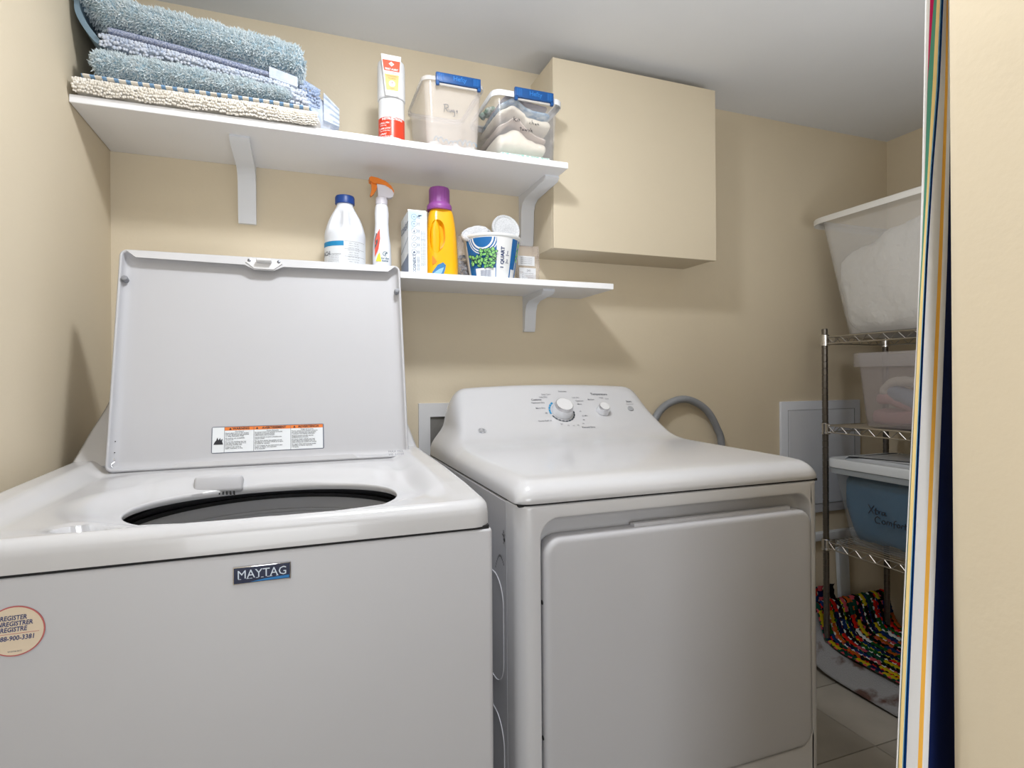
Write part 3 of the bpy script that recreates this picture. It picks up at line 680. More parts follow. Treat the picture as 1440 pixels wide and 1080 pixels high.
# detergent bottle
t = thing('detergent_bottle', 'yellow liquid detergent bottle with purple cap on the lower shelf', 'bottle', (.862, -.13, zt))
bx, by = .858, -.13
b = NB(); loops = []
prof = [(0, .090, .062, 0), (.005, .096, .068, 0), (.03, .098, .070, 0), (.07, .096, .070, 0), (.11, .091, .068, 0), (.14, .086, .064, 0), (.165, .080, .058, -.001), (.185, .074, .052, -.002), (.196, .068, .048, -.003), (.203, .060, .046, -.004), (.206, .050, .044, -.004)]
sp = smoothpath([(z, w_, d_) for z, w_, d_, s in prof], 3)
for p in sp: loops.append([(bx+x, by+y, zt+p.x) for x, y in rr(0, 0, p.y, p.z, min(p.y, p.z)*.42, 8)])
loft(b, loops); body = mk('bottle_body', b, mat('detergent_yellow', (250, 184, 8), .28, coat=.4), t, angle=1.3)
# handle opening: cut right through beside the grip
cb = NB(); hole = smoothpath([(-.036, .165), (-.022, .172), (-.005, .168), (.003, .150), (.005, .110), (-.002, .082), (-.014, .072), (-.018, .066), (-.026, .070), (-.038, .09), (-.041, .13), (-.036, .165)], 3) if False else None
hp = [(-.034, .160), (-.024, .170), (-.008, .168), (.002, .154), (.005, .128), (.004, .104), (-.004, .086), (-.018, .070), (-.030, .072), (-.038, .090), (-.041, .115), (-.039, .140)]
hp = [(x-.004, z) for x, z in hp]
hs = smoothpath([(x, z, 0) for x, z in hp+[hp[0]]], 3)[:-1]
loft(cb, [[(bx+.004+(p.x-.0)*k, by+y, zt+.12+(p.y-.12)*k) for p in hs] for y, k in ((-.06, 1.12), (-.034, 1.0), (-.022, .92), (-.012, .75))])
me = bpy.data.meshes.new('cutter'); bmesh.ops.recalc_face_normals(cb, faces=cb.faces[:]); cb.to_mesh(me); cb.free(); co = bpy.data.objects.new('cutter', me); C.objects.link(co)
co.location = (0, 0, 0)
md = body.modifiers.new('b', 'BOOLEAN'); md.object = co; md.operation = 'DIFFERENCE'; md.solver = 'EXACT'
bpy.context.view_layer.update()
me2 = bpy.data.meshes.new_from_object(body.evaluated_get(bpy.context.evaluated_depsgraph_get())); body.modifiers.clear(); body.data = me2
bpy.data.objects.remove(co)
me2.polygons.foreach_set('use_smooth', [True]*len(me2.polygons)); me2.set_sharp_from_angle(angle=.9)
b = NB(); loops = [[(bx-.021+x, by-.020+y, zt+z) for x, y in rr(0, 0, w_, .018, .008, 5)] for z, w_ in ((.060, .004), (.066, .016), (.08, .024), (.105, .028), (.135, .027), (.155, .020), (.164, .008), (.168, .003))]
loft(b, loops); mk('grip', b, mat('detergent_yellow', (1, 1, 1)), t, angle=1.3)
b = NB(); n = 72
loops = []
for r_, z in ((.0355, .201), (.0365, .203), (.0365, .213), (.0350, .2165), (.0305, .221), (.0298, .224), (.0295, .262), (.0280, .2665), (.0005, .267)):
    loops.append([(bx-.004+(r_+(.0007 if (k % 4 < 2 and .223 < z < .264) else 0))*math.cos(2*PI*k/n), by+(r_+(.0007 if (k % 4 < 2 and .223 < z < .264) else 0))*math.sin(2*PI*k/n), zt+z) for k in range(n)])
loft(b, loops); mk('cap', b, mat('cap_purple', (150, 78, 158), .4), t, angle=.7)
DMt = frame(Vector((bx, by-.0357, zt)), (1, 0, 0), (0, 0, 1))
b = NB(); poly(b, [(-.034, 0.002, 0), (-.004, .002, 0), (.003, .022, 0), (.006, .036, 0), (-.002, .044, 0), (-.018, .036, 0), (-.034, .014, 0)], DMt); mk('print_blue', b, mat('print_blue', (58, 128, 186), .4), t, False)
b = NB(); poly(b, [(-.034, .004, .0002), (-.016, .004, .0002), (-.006, .014, .0002), (.000, .030, .0002), (-.014, .024, .0002), (-.030, .012, .0002)], DMt); mk('print_pale', b, mat('print_pale', (150, 196, 224), .4), t, False)
b = NB(); poly(b, [(-.034, .036, 0), (-.024, .040, 0), (-.020, .045, 0), (-.034, .062, 0)], DMt); mk('print_orange', b, mat('print_orange', (240, 140, 40), .4), t, False)
# quart tub of pads
tx, ty = 1.014, -.135
t = thing('yogurt_tub', 'blue and white one quart paper tub printed with green pieces, holding white pads', 'tub', (tx, ty, zt))
b = NB(); lathe(b, [(.0635, 0), (.0655, .001), (.0845, .118), (.0855, .122), (.0885, .122), (.0895, .126), (.0880, .129), (.0845, .129), (.0825, .120), (.062, .004)], tx, ty, 64)
bmesh.ops.translate(b, verts=b.verts[:], vec=(0, 0, zt)); mk('tub_body', b, mat('tub_white', (236, 238, 240), .4), t, angle=.6)
def cone(a, z, off=.0006): r_ = .0655+(z-.001)/.117*.019+off; return Vector((tx+r_*math.cos(a), ty+r_*math.sin(a), zt+z))
def cpatch(bm, a0, a1, z0, z1, off=.0006, K=10):
    for k in range(K):
        for z_, z__ in ((z0, (z0+z1)/2), ((z0+z1)/2, z1)):
            a, c = D(lerp(a0, a1, k/K)), D(lerp(a0, a1, (k+1)/K)); bm.faces.new([bm.verts.new(cone(q_, z, off)) for q_, z in ((a, z_), (c, z_), (c, z__), (a, z__))])
def cpoly(bm, pts, off): poly(bm, [cone(D(a), z, off) for a, z in pts])
b = NB(); cpatch(b, -172, -98, .004, .117); cpatch(b, -58, -43, .030, .117); cpatch(b, -62, -58, .004, .117, K=2); cpatch(b, -38, -30, .004, .117, K=3); mk('print_blue', b, mat('tub_blue', (20, 104, 172), .4), t)
b = NB(); cpatch(b, -150, -100, .004, .030, .0010)
for rr_, col in ((30, 0),):
    K = 30
    for k in range(K):
        a, c = PI+PI*k/K, PI+PI*(k+1)/K
        for (r0, r1) in ((.85, 1.0), (1.12, 1.22), (1.32, 1.40)):
            cpoly(b, [(-128+24*r_*math.cos(t_), max(.07, min(.117, .117+.034*r_*math.sin(t_)))) for r_, t_ in ((r0, a), (r0, c), (r1, c), (r1, a))], .0012)
mk('print_white', b, mat('tub_white2', (232, 236, 242), .4), t)
b = NB(); bo = NB(); random.seed(3)
for i in range(80):
    a = -160+random.random()**.8*60; z = random.uniform(.034, .082)
    if a < -132 and z > .068: z -= .014
    th = random.uniform(0, PI); sa = random.uniform(4.2, 5.8); sz = sa*.0012
    for bb, kk, of in ((bo, 1.22, .0014+i*.00008), (b, .92, .00144+i*.00008)):
        cpoly(bb, [(a+kk*(sa*math.cos(PI*k/4)*math.cos(th)-sa*.6*math.sin(PI*k/4)*math.sin(th)), z+kk*(sz*math.cos(PI*k/4)*math.sin(th)+sz*.6*math.sin(PI*k/4)*math.cos(th))) for k in range(8)], of)
mk('print_outline', bo, mat('tub_outline', (24, 70, 84), .5), t, False)
for i in range(8):
    a = random.uniform(-42, -34); z = random.uniform(.05, .11)
    cpoly(b, [(a+4*math.cos(2*PI*k/6), z+.004*math.sin(2*PI*k/6)) for k in range(6)], .0012+i*.0001)
mk('print_green', b, [mat('tub_green', (112, 186, 90), .4, rgb2=(150, 214, 130), vscale=160)], t)
b = NB()
def ctxt(s, size, a, z, rot, bold=0):
    def fn(c):
        x, y = (-c.y, c.x) if rot else (c.x, c.y); return cone(D(a)+x/.076, z+y, .0010)
    text(b, s, size, None, bold, 'CENTER', fn)
ctxt('1 QUART', .0148, -84, .060, True, .03); ctxt('1', .013, -72, .075, False, .03); ctxt('2', .010, -72, .052, False, .03); cpatch(b, -76, -68, .067, .0685, .001, 2); cpatch(b, -76, -68, .045, .0465, .001, 2)
for i in range(12): cpatch(b, -136+i*2.2, -135.1+i*2.2, .004, .024, .0016, 1)
mk('lettering', b, mat('ink_navy', (30, 56, 110), .5), t)
def pad(name, c, rx, rz, M, label):
    b = NB(); n = 40; loops = []
    for k, (f, d_) in enumerate(((.02, .0035), (.80, .0035), (.84, .0055), (.94, .0065), (1.0, .003), (1.0, -.003), (.94, -.0065), (.84, -.0055), (.8, -.0035), (.02, -.0035))):
        loops.append([M @ Vector((rx*f*math.cos(2*PI*i/n), rz*f*math.sin(2*PI*i/n), d_+.0006*math.sin(i*2.1+k))) for i in range(n)])
    loft(b, loops)
    return tag(mk(name, b, mat('pad_white', (228, 230, 234), .9, bump=1, bscale=700, rgb2=(200, 203, 208), vscale=380)), label, 'pad', 'white netted pads in the tub')
pad('cotton_pad', None, .046, .046, frame(Vector((1.0545, ty-.015, zt+.160)), (1, .12, 0), (0, .25, 1)), 'round white netted pad standing upright at the right of the quart tub')
pad('cotton_pad', None, .045, .030, frame(Vector((.958, ty-.01, zt+.140)), (1, .1, .38), (-.25, .75, .7)), 'folded white netted pad lying over the left rim of the quart tub')
pad('cotton_pad', None, .040, .032, frame(Vector((.985, ty+.010, zt+.141)), (1, 0, -.12), (0, .35, 1)), 'white netted pad tucked between the folded and the upright pad')
# plastic bags
def baggie(name, x0, x1, y0, y1, h, label, tint, alpha, paper):
    t = thing(name, label, 'bag', ((x0+x1)/2, (y0+y1)/2, zt))
    b = NB(); loops = []; cx_, cy_ = (x0+x1)/2, (y0+y1)/2
    for k in range(13):
        f = k/12; w_ = (x1-x0)*(1-.06*math.sin(f*9)+.04*math.sin(f*17)); d_ = (y1-y0)*(1-f*.85)
        loops.append([(cx_+x+.002*math.sin(i*1.3+k), cy_+y+.002*math.sin(i*2.1+k*1.7), zt+f*h+.003*math.sin(i*.9)*f) for i, (x, y) in enumerate(rr(0, 0, w_, max(d_, .004), .008, 4))])
    loft(b, loops); mk('film', b, mat(name+'_film', tint, .15, alpha=alpha, bump=.8, bscale=60, bdist=.004), t, angle=1.5)
    return t
t = baggie('plastic_bag', .925, .990, -.085, -.055, .150, 'crumpled clear plastic bag of dark pieces behind the quart tub', (224, 210, 204), .22, 0)
b = NB(); random.seed(5)
for i in range(60):
    x, y, z = random.uniform(.930, .965), random.uniform(-.082, -.066), zt+random.uniform(.004, .085); s = random.uniform(.003, .007)
    box(b, -s, s, -s*.3, s*.3, -s*.6, s*.6, 0, 1, Matrix.Translation((x, y, z)) @ Matrix.Rotation(random.uniform(0, 3), 4, (random.random(), 1, .3)))
mk('dark_pieces', b, mat('dark_bits', (96, 104, 118), .4, rgb2=(190, 196, 205), vscale=150), t, False, kind='stuff')
t = baggie('plastic_bag', 1.105, 1.183, -.115, -.085, .125, 'clear plastic bag with printed white slips right of the quart tub', (226, 216, 208), .22, 0)
b = NB()
for z0, z1_, dx_ in ((.004, .055, 0), (.062, .092, -.004)): box(b, 1.112+dx_, 1.168+dx_, -.112, -.110, zt+z0, zt+z1_)
sl = mk('paper_slip', b, mat('slip_white', (222, 224, 228), .6), t, False)
b = NB(); PM = frame(Vector((1.140, -.1126, zt)), (1, 0, 0), (0, 0, 1))
text(b, '241', .010, PM @ Matrix.Translation((.004, .046, 0)), .0)
for i in range(6): text(b, 'Spare parts enclosed', .0046, PM @ Matrix.Translation((0, .038-i*.0058, 0)), .0)
for i in range(4): text(b, 'Spare parts enclosed', .0046, PM @ Matrix.Translation((-.004, .086-i*.0058, 0)), .0)
mk('lettering', b, INKG, t, False)

# ------------------------------------------------------------------ things on the upper shelf
zu = z1t+.0004
# aerosol style can with a squeeze tube tag in front
t = thing('spray_can', 'tall white cylindrical can with red printed band on the upper shelf', 'can', (.706, -.2, zu))
b = NB(); lathe(b, [(.0340, 0), (.0355, .002), (.0355, .128), (.0340, .131)], .706, -.20, 48); bmesh.ops.translate(b, verts=b.verts[:], vec=(0, 0, zu)); mk('can_body', b, mat('can_white', (232, 233, 236), .2, coat=.6), t)
b = NB(); lathe(b, [(.0355, .1315), (.0372, .133), (.0372, .222), (.0355, .234), (.028, .241), (.001, .243)], .706, -.20, 48); bmesh.ops.translate(b, verts=b.verts[:], vec=(0, 0, zu)); mk('cap', b, mat('cap_white', (226, 227, 230), .35), t)
b = NB(); wrap(b, .706, -.2, .0359, D(-175), D(-20), zu+.024, zu+.078, 30); bn = mk('label_band', b, mat('band_red', (216, 62, 34), .3), t)
b = NB()
wtext(b, 'INSTRUCTIONS', .0085, .706, -.2, .0362, D(-95), zu+.073, .03)
for i, (s, s2) in enumerate((('1 PULL PIN', 'off the cap'), ('2 AIM LOW', 'base of the fire'), ('3 SPRAY', 'sweep side to side'))):
    wtext(b, s, .0066, .706, -.2, .0362, D(-158), zu+.062-i*.0148, .02, 'LEFT'); wtext(b, s2, .0050, .706, -.2, .0362, D(-154), zu+.056-i*.0148, .012, 'LEFT')
mk('lettering', b, mat('print_white_ink', (240, 240, 240), .4), bn, False)
b = NB()
for s, a in (('5 FT', -120), ('8 SEC', -88)): wtext(b, s, .0058, .706, -.2, .0358, D(a), zu+.018, .02)
mk('fine_print', b, INK, t, False)
# squeeze tube leaning on the cap
t = thing('squeeze_tube', 'white tapered squeeze tube with red and yellow print leaning against the tall can', 'tube', (.702, -.245, zu+.13))
TM = frame(Vector((.7025, -.2405, zu+.1315)), (1, 0, 0), (-.02, .03, 1))
b = NB(); loops = []
for z, w_, d_ in ((0, .0355, .0018), (.001, .0365, .0024), (.06, .045, .0024), (.108, .0535, .0022), (.110, .0535, .0012)):
    loops.append([TM @ Vector((x, z, y)) for x, y in rr(0, 0, w_, d_, d_*.45, 3)])
loft(b, loops); mk('tube_body', b, mat('tube_white', (238, 238, 240), .35), t)
fz = .0016
b = NB(); poly(b, [(-.0205, .066, fz), (.0205, .066, fz), (.0235, .095, fz), (-.0235, .095, fz)], TM); mk('print_red', b, mat('tube_red', (226, 76, 34), .4), t, False)
b = NB(); poly(b, [(-.0155, .014, fz), (.0155, .014, fz), (.0190, .057, fz), (-.0190, .057, fz)], TM); mk('print_yellow', b, mat('tube_yellow', (224, 184, 104), .4), t, False)
b = NB(); fz += .0005
text(b, 'FIRST ALERT', .0066, TM @ Matrix.Translation((0, .0705, fz)), .035, sx=.95)
for k in range(1):
    poly(b, [(-.0075, .085, fz), (0, .0785, fz), (.0075, .085, fz), (0, .0915, fz)], TM)
poly(b, [(.0085*math.cos(2*PI*k/24), .032+.0085*math.sin(2*PI*k/24), fz) for k in range(24)], TM)
mk('print_white', b, mat('print_white_ink', (1, 1, 1)), t, False)
b = NB(); text(b, 'KITCHENS', .0055, TM @ Matrix.Translation((0, .0615, fz)), .0); text(b, 'COOKING SPRAY', .0036, TM @ Matrix.Translation((0, .052, fz)), .0); text(b, 'FOR GREASE', .0036, TM @ Matrix.Translation((0, .046, fz)), .0); text(b, 'TODAY', .004, TM @ Matrix.Translation((0, .019, fz)), .0)
lathe(b, [(.0042, fz+.0004)], 0, 0, 16, None) if False else None
poly(b, [(-.001, .032, fz+.0004), (.001, .032, fz+.0004), (.0006, .0385, fz+.0004), (-.0006, .0385, fz+.0004)], TM)
text(b, '@', .0075, TM @ Matrix.Translation((0, .085, fz+.0004)), .0)
mk('lettering', b, mat('ink_maroon', (150, 62, 56), .5), t, False)

# bins
def bin_shell(name, x0, x1, y0, y1, z0, z1, tap, rimw, m, mrim, t, rim_h=.012, r=.018, rimdrop=0):
    """tapered open bin: (x0..y1) measured at the rim"""
    b = NB(); cx_, cy_ = (x0+x1)/2, (y0+y1)/2; w_, d_ = x1-x0, y1-y0
    def lp(f, z, ins=0): k = tap*(1-f); return [(x, y, z) for x, y in rr(cx_, cy_, w_-2*k-2*ins, d_-2*k-2*ins, max(r-ins, .003), 6)]
    h = z1-z0
    ls = [lp(0, z0+.006, .010), lp(0, z0, .006), lp(0, z0+.004, .001)]
    for i in range(1, 7): ls.append(lp(i/6, z0+h*i/6, 0))
    for i in range(6, 0, -1): ls.append(lp(i/6, z0+h*i/6, .0018))
    ls.append(lp(0, z0+.005, .006))
    loft(b, ls[1:], True, True); mk('shell', b, m, t, angle=.8)
    b = NB()
    def lo(e, z): return [(x, y, z) for x, y in rr(cx_, cy_, w_+2*e, d_+2*e, max(r+e, .003), 6)]
    loft(b, [lo(-.001, z1-.003), lo(.001, z1-.004), lo(rimw-.002, z1-.004), lo(rimw-.002, z1-rim_h), lo(rimw, z1-rim_h), lo(rimw, z1-.002), lo(rimw-.002, z1), lo(.001, z1+.001), lo(-.001, z1)], ring=True)
    mk('rim', b, mrim, t, angle=.8)
CLEAR = mat('clear_plastic', (236, 228, 222), .12, alpha=.27, spec=.7)
CLEARR = mat('clear_rim_plastic', (238, 234, 230), .25, alpha=.55)
CLEAR2 = mat('clear_plastic_right', (232, 230, 232), .12, alpha=.13, spec=.7)
BLUEH = mat('handle_blue', (18, 78, 142), .4)
def latch(t, x0, x1, y, z0, z1, slope=0):
    b = NB(); box(b, x0, x1, y-.008, y+.002, z0+.006, z1, .002, 2)
    for xa in (x0, x1-.009): box(b, xa, xa+.009, y-.008, y+.001, z0-.002, z0+.010, .001, 1)
    h_ = mk('handle', b, BLUEH, t)
    b = NB(); box(b, x0+.010, x1-.010, y-.004, y+.002, z0, z0+.005, .001, 1); mk('latch_bar', b, CLEARR, t)
    b = NB(); text(b, 'Hefty', (z1-z0)*.52, frame(Vector(((x0+x1)/2+.003, y-.0084, (z0+z1)/2+.004)), (1, 0, 0), (0, 0, 1)), .02)
    for k in range(5):
        for xs in (x0+.006+k*.0034, x1-.007-k*.0034): box(b, xs, xs+.0010, y-.0088, y-.0078, z0+.010, z1-.004)
    mk('lettering', b, mat('handle_relief', (44, 118, 194), .35), h_, False)
def handwrite(bm, strokes, M, r=.0008):
    for s in strokes: tube(bm, [M @ Vector((x, y, 0)) for x, y in [(p.x, p.y) for p in smoothpath([(a, c, 0) for a, c in s], 4)]], r, 5)
t = thing('storage_bin', 'clear bin with pale blue handle marked Rugs, left one on the upper shelf', 'storage bin', (.865, -.14, zu), 'clear handled bins on the upper shelf')
bin_shell('b', .7850, .9480, -.262, -.03, zu, zu+.192, .010, .007, CLEAR, CLEARR, t)
latch(t, .813, .938, -.272, zu+.166, zu+.198)
b = NB(); M = frame(Vector((.838, -.2632, zu+.100)), (1, 0, 0), (0, 0, 1))
handwrite(b, [[(0, 0), (.003, .020)], [(-.002, .020), (.010, .021), (.011, .014), (.004, .011)], [(.004, .011), (.012, .001)], [(.015, .009), (.015, .003), (.019, .003), (.020, .009), (.021, .003)], [(.029, .009), (.024, .008), (.025, .003), (.029, .006), (.030, -.006), (.025, -.008)], [(.038, .009), (.034, .008), (.038, .005), (.035, .002)]], M, .0008)
mk('lettering', b, INKG, t, False)
t = thing('storage_bin', 'clear white-rimmed bin with dark blue handle full of folded kitchen towels', 'storage bin', (1.07, -.14, zu), 'clear handled bins on the upper shelf')
bin_shell('b', .9860, 1.1830, -.262, -.03, zu, zu+.186, .010, .011, CLEAR2, mat('white_rim', (236, 238, 242), .4), t, rim_h=.017)
latch(t, 1.037, 1.156, -.276, zu+.160, zu+.194)
b = NB(); M = frame(Vector((1.035, -.2635, zu+.098)), (1, 0, 0), (0, 0, 1))
handwrite(b, [[(.006, .020), (.005, .008)], [(.012, .016), (.007, .013), (.013, .007)], [(.016, .013), (.016, .007)], [(.021, .017), (.021, .007)], [(.019, .013), (.024, .013)], [(.056, .012), (.053, .008), (.057, .007)], [(.061, .018), (.061, .006)], [(.061, .010), (.065, .011), (.066, .006)], [(.070, .009), (.074, .009), (.071, .006), (.075, .006)], [(.078, .006), (.079, .011), (.083, .006)]], M)
handwrite(b, [[(.026, -.006), (.026, -.016)], [(.023, -.009), (.030, -.009)], [(.033, -.011), (.031, -.015), (.035, -.015), (.033, -.011)], [(.038, -.010), (.040, -.016), (.042, -.011), (.044, -.016), (.047, -.010)], [(.049, -.012), (.053, -.012), (.050, -.016), (.054, -.016)], [(.057, -.005), (.057, -.016)], [(.062, -.010), (.059, -.012), (.062, -.016)]], M)
mk('lettering', b, INK, t, False)
# cloth helpers
def soft(name, x0, x1, y0, y1, zb, zt_, m, parent=None, nx=60, na=36, amp=.003, ns=30, label=None, cat=None, group=None, p=2.6, endr=.02, seed=0, along='x', kind=None, tufts=None, colfn=None, offs=None):
    """soft folded slab swept along x; zb, zt_ are functions of x"""
    b = NB(); loops = []; T = []
    for i in range(nx+1):
        f = i/nx; x = lerp(x0, x1, f)
        e = min(f, 1-f)*(x1-x0); q = max(0, 1-e/endr); k = math.sqrt(max(.0004, 1-q*q))
        za, zc = zb(x), zt_(x); cy_, cz = (y0+y1)/2, (za+zc)/2; ry, rz = (y1-y0)/2*lerp(1, k, .25), (zc-za)/2*k
        dy_ = offs(x) if offs else 0
        lp = []
        for j in range(na):
            a = 2*PI*j/na; c, s = math.cos(a), math.sin(a)
            yy = cy_+dy_+ry*math.copysign(abs(c)**(2/p), c); zz = cz+rz*math.copysign(abs(s)**(2/p), s)
            v = Vector((x, yy, zz)); n_ = noise.noise(v*ns+Vector((seed*7, 0, 0)))
            d = Vector((0, c, s)); v += d*amp*n_*k
            lp.append(v); T.append((v, d, f, a))
        loops.append(lp)
    loft(b, loops)
    if along == 'y': pass
    o = mk(name, b, m, parent, angle=2.0, kind=kind)
    if label: tag(o, label, cat, group)
    return o, T
cream = mat('towel_cream', (238, 230, 214), .95, bump=.8, bscale=500, var=.08, vscale=40)
tblue = mat('towel_blue', (92, 142, 186), .95, bump=.8, bscale=400, rgb2=(206, 220, 232), vscale=45)
ttan = mat('towel_tan', (206, 190, 180), .95, bump=.8, bscale=500)
def wv(base, a, f, ph): return lambda x: base+a*math.sin((x-.99)*f+ph)
gk = 'folded towels in the white-rimmed bin'
def kt(name, zb0, zt0, m, label, x0=1.000, x1=1.165, y0=-.252, y1=-.05, **k): return soft(name, x0, x1, y0, y1, lambda x: zu+.004+(zb0(x)-zu-.004)*1.22, lambda x: zu+.004+(zt0(x)-zu-.004)*1.22, m, label=label, cat='towel', group=gk, nx=40, na=30, amp=.003, ns=60, endr=.012, **k)
chk = bpy.data.materials.new('towel_green_check'); chk.use_nodes = True; nt = chk.node_tree; c_ = nt.nodes.new('ShaderNodeTexChecker'); c_.inputs['Scale'].default_value = 130; c_.inputs[1].default_value = srgb(150, 206, 194); c_.inputs[2].default_value = srgb(236, 240, 236)
tc_ = nt.nodes.new('ShaderNodeTexCoord'); nt.links.new(tc_.outputs['Object'], c_.inputs[0]); nt.links.new(c_.outputs[0], nt.nodes['Principled BSDF'].inputs['Base Color']); nt.nodes['Principled BSDF'].inputs['Roughness'].default_value = .9
kt('kitchen_towel', lambda x: zu+.006, lambda x: zu+.021, chk, 'green and white checked towel at the bottom of the white-rimmed bin', y0=-.252)
kt('kitchen_towel', lambda x: zu+.021, lambda x: zu+.066+.022*math.exp(-((x-1.055)/.028)**2)-.16*max(0, x-1.07)*.9, cream, 'plain cream towel folded near the bottom of the white-rimmed bin', seed=2, x1=1.150)
f1 = lambda x: zu+.072+.022*math.exp(-((x-1.050)/.028)**2)-.25*max(0, x-1.065)
kt('kitchen_towel', f1, lambda x: f1(x)+.010, ttan, 'thin tan towel folded between the cream towels in the white-rimmed bin', seed=3, x1=1.150)
f2 = lambda x: zu+.098+.018*math.exp(-((x-1.045)/.03)**2)-.05*max(0, x-1.06)
kt('kitchen_towel', lambda x: f2(x)-.002 if x < 1.08 else f2(x)-.014, lambda x: f2(x)+.018, cream, 'thick cream towel across the middle of the white-rimmed bin', seed=4)
kt('kitchen_towel', lambda x: f2(x)+.019, lambda x: f2(x)+.034, tblue, 'blue and white striped towel near the top of the white-rimmed bin', seed=5, x0=1.005)
kt('kitchen_towel', lambda x: f2(x)+.035, lambda x: f2(x)+.050, mat('towel_grey', (170, 160, 168), .95, bump=.6, bscale=300, var=.2, vscale=60), 'grey towel at the very top of the white-rimmed bin', seed=6, x0=1.02, x1=1.155)
b = NB()
for i in range(14):
    a = i/13; c0_ = Vector((lerp(1.0, 1.075, a), -.09+.02*math.sin(i*2.2), zu+.192+.014*math.sin(a*PI)+.004*math.sin(i*3.1)))
    lathe(b, [(.002, -.008), (.012, -.003), (.012, .003), (.003, .008)], 0, 0, 8, Matrix.Translation(c0_) @ Matrix.Rotation(i*1.3, 4, (1, .4, .3)))
tag(mk('cloth', b, mat('green_cloth', (96, 138, 112), .95, rgb2=(220, 228, 220), vscale=70), angle=2), 'green patterned cloth bunched at the back rim of the white-rimmed bin', 'cloth')
tag(soft('rag', .800, .935, -.245, -.06, lambda x: zu+.006, lambda x: zu+.030+.006*math.sin(x*110), mat('rag_pastel', (214, 224, 230), .95, bump=.9, bscale=300, rgb2=(226, 208, 206), vscale=45), nx=40, amp=.007, ns=70, endr=.01)[0], 'pale blue and pink rag lying low inside the left clear bin', 'rag')
b = NB(); random.seed(9)
for i in range(9):
    x = .812+i*.0135; tube(b, smoothpath([(x, -.247, zu+.026+.006*math.sin(i*1.7)), (x+.008, -.2485, zu+.034+.004*math.cos(i)), (x+.015, -.247, zu+.024)]), .0018, 6)
tag(mk('trim_cord', b, mat('cord_blue', (120, 150, 170), .9)), 'blue braided edging on top of the rag in the left clear bin', 'cord')

# folded bath mats
def tufts(name, T, parent, m, count, L, r, sel, seed=1, droop=0, sides=4, jit=.0):
    random.seed(seed); b = NB(); pool = [t_ for t_ in T if sel(t_)]
    for i in range(count):
        v, d, f, a = random.choice(pool)
        v = v+Vector((random.uniform(-.004, .004), random.uniform(-.003, .003), random.uniform(-.003, .003)))
        dd = (d+Vector((random.uniform(-.6, .6), random.uniform(-.35, .35), random.uniform(-.5, .5)-droop))).normalized()
        s = dd.cross(Vector((1, .2, .1))).normalized(); u_ = dd.cross(s); ll = L*random.uniform(.6, 1.2); r0 = r*random.uniform(.7, 1.2)
        base = [b.verts.new(v+(s*math.cos(2*PI*k/sides)+u_*math.sin(2*PI*k/sides))*r0-dd*.001) for k in range(sides)]
        mid = [b.verts.new(v+dd*ll*.65+(s*math.cos(2*PI*k/sides)+u_*math.sin(2*PI*k/sides))*r0*.85) for k in range(sides)]
        tip = b.verts.new(v+dd*ll)
        for k in range(sides):
            j = (k+1) % sides; b.faces.new((base[k], base[j], mid[j], mid[k])); b.faces.new((mid[k], mid[j], tip))
    return mk(name, b, m, parent, 'raw', kind='stuff')
vis = lambda t_: t_[1].y < .35
shag = mat('shag_blue', (216, 230, 236), .95, rgb2=(232, 239, 242), vscale=60, spec=.1)
shagb = mat('shag_base_blue', (170, 198, 214), .98, spec=.1)
chen = mat('chenille_beige', (242, 238, 231), .95, rgb2=(230, 224, 214), vscale=50, spec=.1)
lil = mat('chenille_lilac', (210, 215, 225), .95, rgb2=(184, 194, 212), vscale=40, spec=.1)
wov = mat('woven_slate', (112, 124, 158), .95, bump=1, bscale=380, rgb2=(190, 196, 214), vscale=330, spec=.1, bdist=.002)
G = 'folded bath mats stacked on the upper shelf'
def matt(name, x0, x1, y0, y1, zb, zt_, base, label, **k):
    o, T = soft(name, x0, x1, y0, y1, zb, zt_, base, label=label, cat='bath mat', group=G, nx=90, na=44, **k); return o, T
I = interp
o, T = matt('bath_mat', .006, .520, -.300, -.03, lambda x: zu, lambda x: I([(0, .034), (.1, .032), (.4, .036), (.52, .034)], x)+zu, chen, 'beige chenille bath mat, bottommost of the folded stack', amp=.004, ns=60, endr=.015)
# chenille bobbles in rows
def bobbles(T_, parent, m, nx, na, rx, rz, a0, a1, x0, x1, fn, seed=1):
    random.seed(seed); b = NB()
    for i in range(nx):
        for j in range(na):
            x = lerp(x0, x1, (i+.5*(j % 2)+random.uniform(-.12, .12))/nx); p_, d = fn(x, lerp(a0, a1, (j+.5)/na))
            s = Vector((1, 0, 0)); u_ = d.cross(s); k = random.uniform(.85, 1.2)
            eq = [b.verts.new(p_+s*rx*k*math.cos(2*PI*q_/6)+u_*rz*k*math.sin(2*PI*q_/6)) for q_ in range(6)]
            mi_ = [b.verts.new(p_+d*rx*.7+s*rx*.6*k*math.cos(2*PI*q_/6)+u_*rz*.6*k*math.sin(2*PI*q_/6)) for q_ in range(6)]
            for q_ in range(6): b.faces.new((eq[q_], eq[(q_+1) % 6], mi_[(q_+1) % 6], mi_[q_]))
            b.faces.new(mi_)
    return mk('pile', b, m, parent, angle=2.5, kind='stuff')
def slabfn(y0, y1, zb, zt_, p=2.6):
    def fn(x, a):
        c, s = math.cos(a), math.sin(a); za, zc = zb(x), zt_(x)
        return Vector((x, (y0+y1)/2+(y1-y0)/2*math.copysign(abs(c)**(2/p), c), (za+zc)/2+(zc-za)/2*math.copysign(abs(s)**(2/p), s))), Vector((0, c, s)).normalized()
    return fn
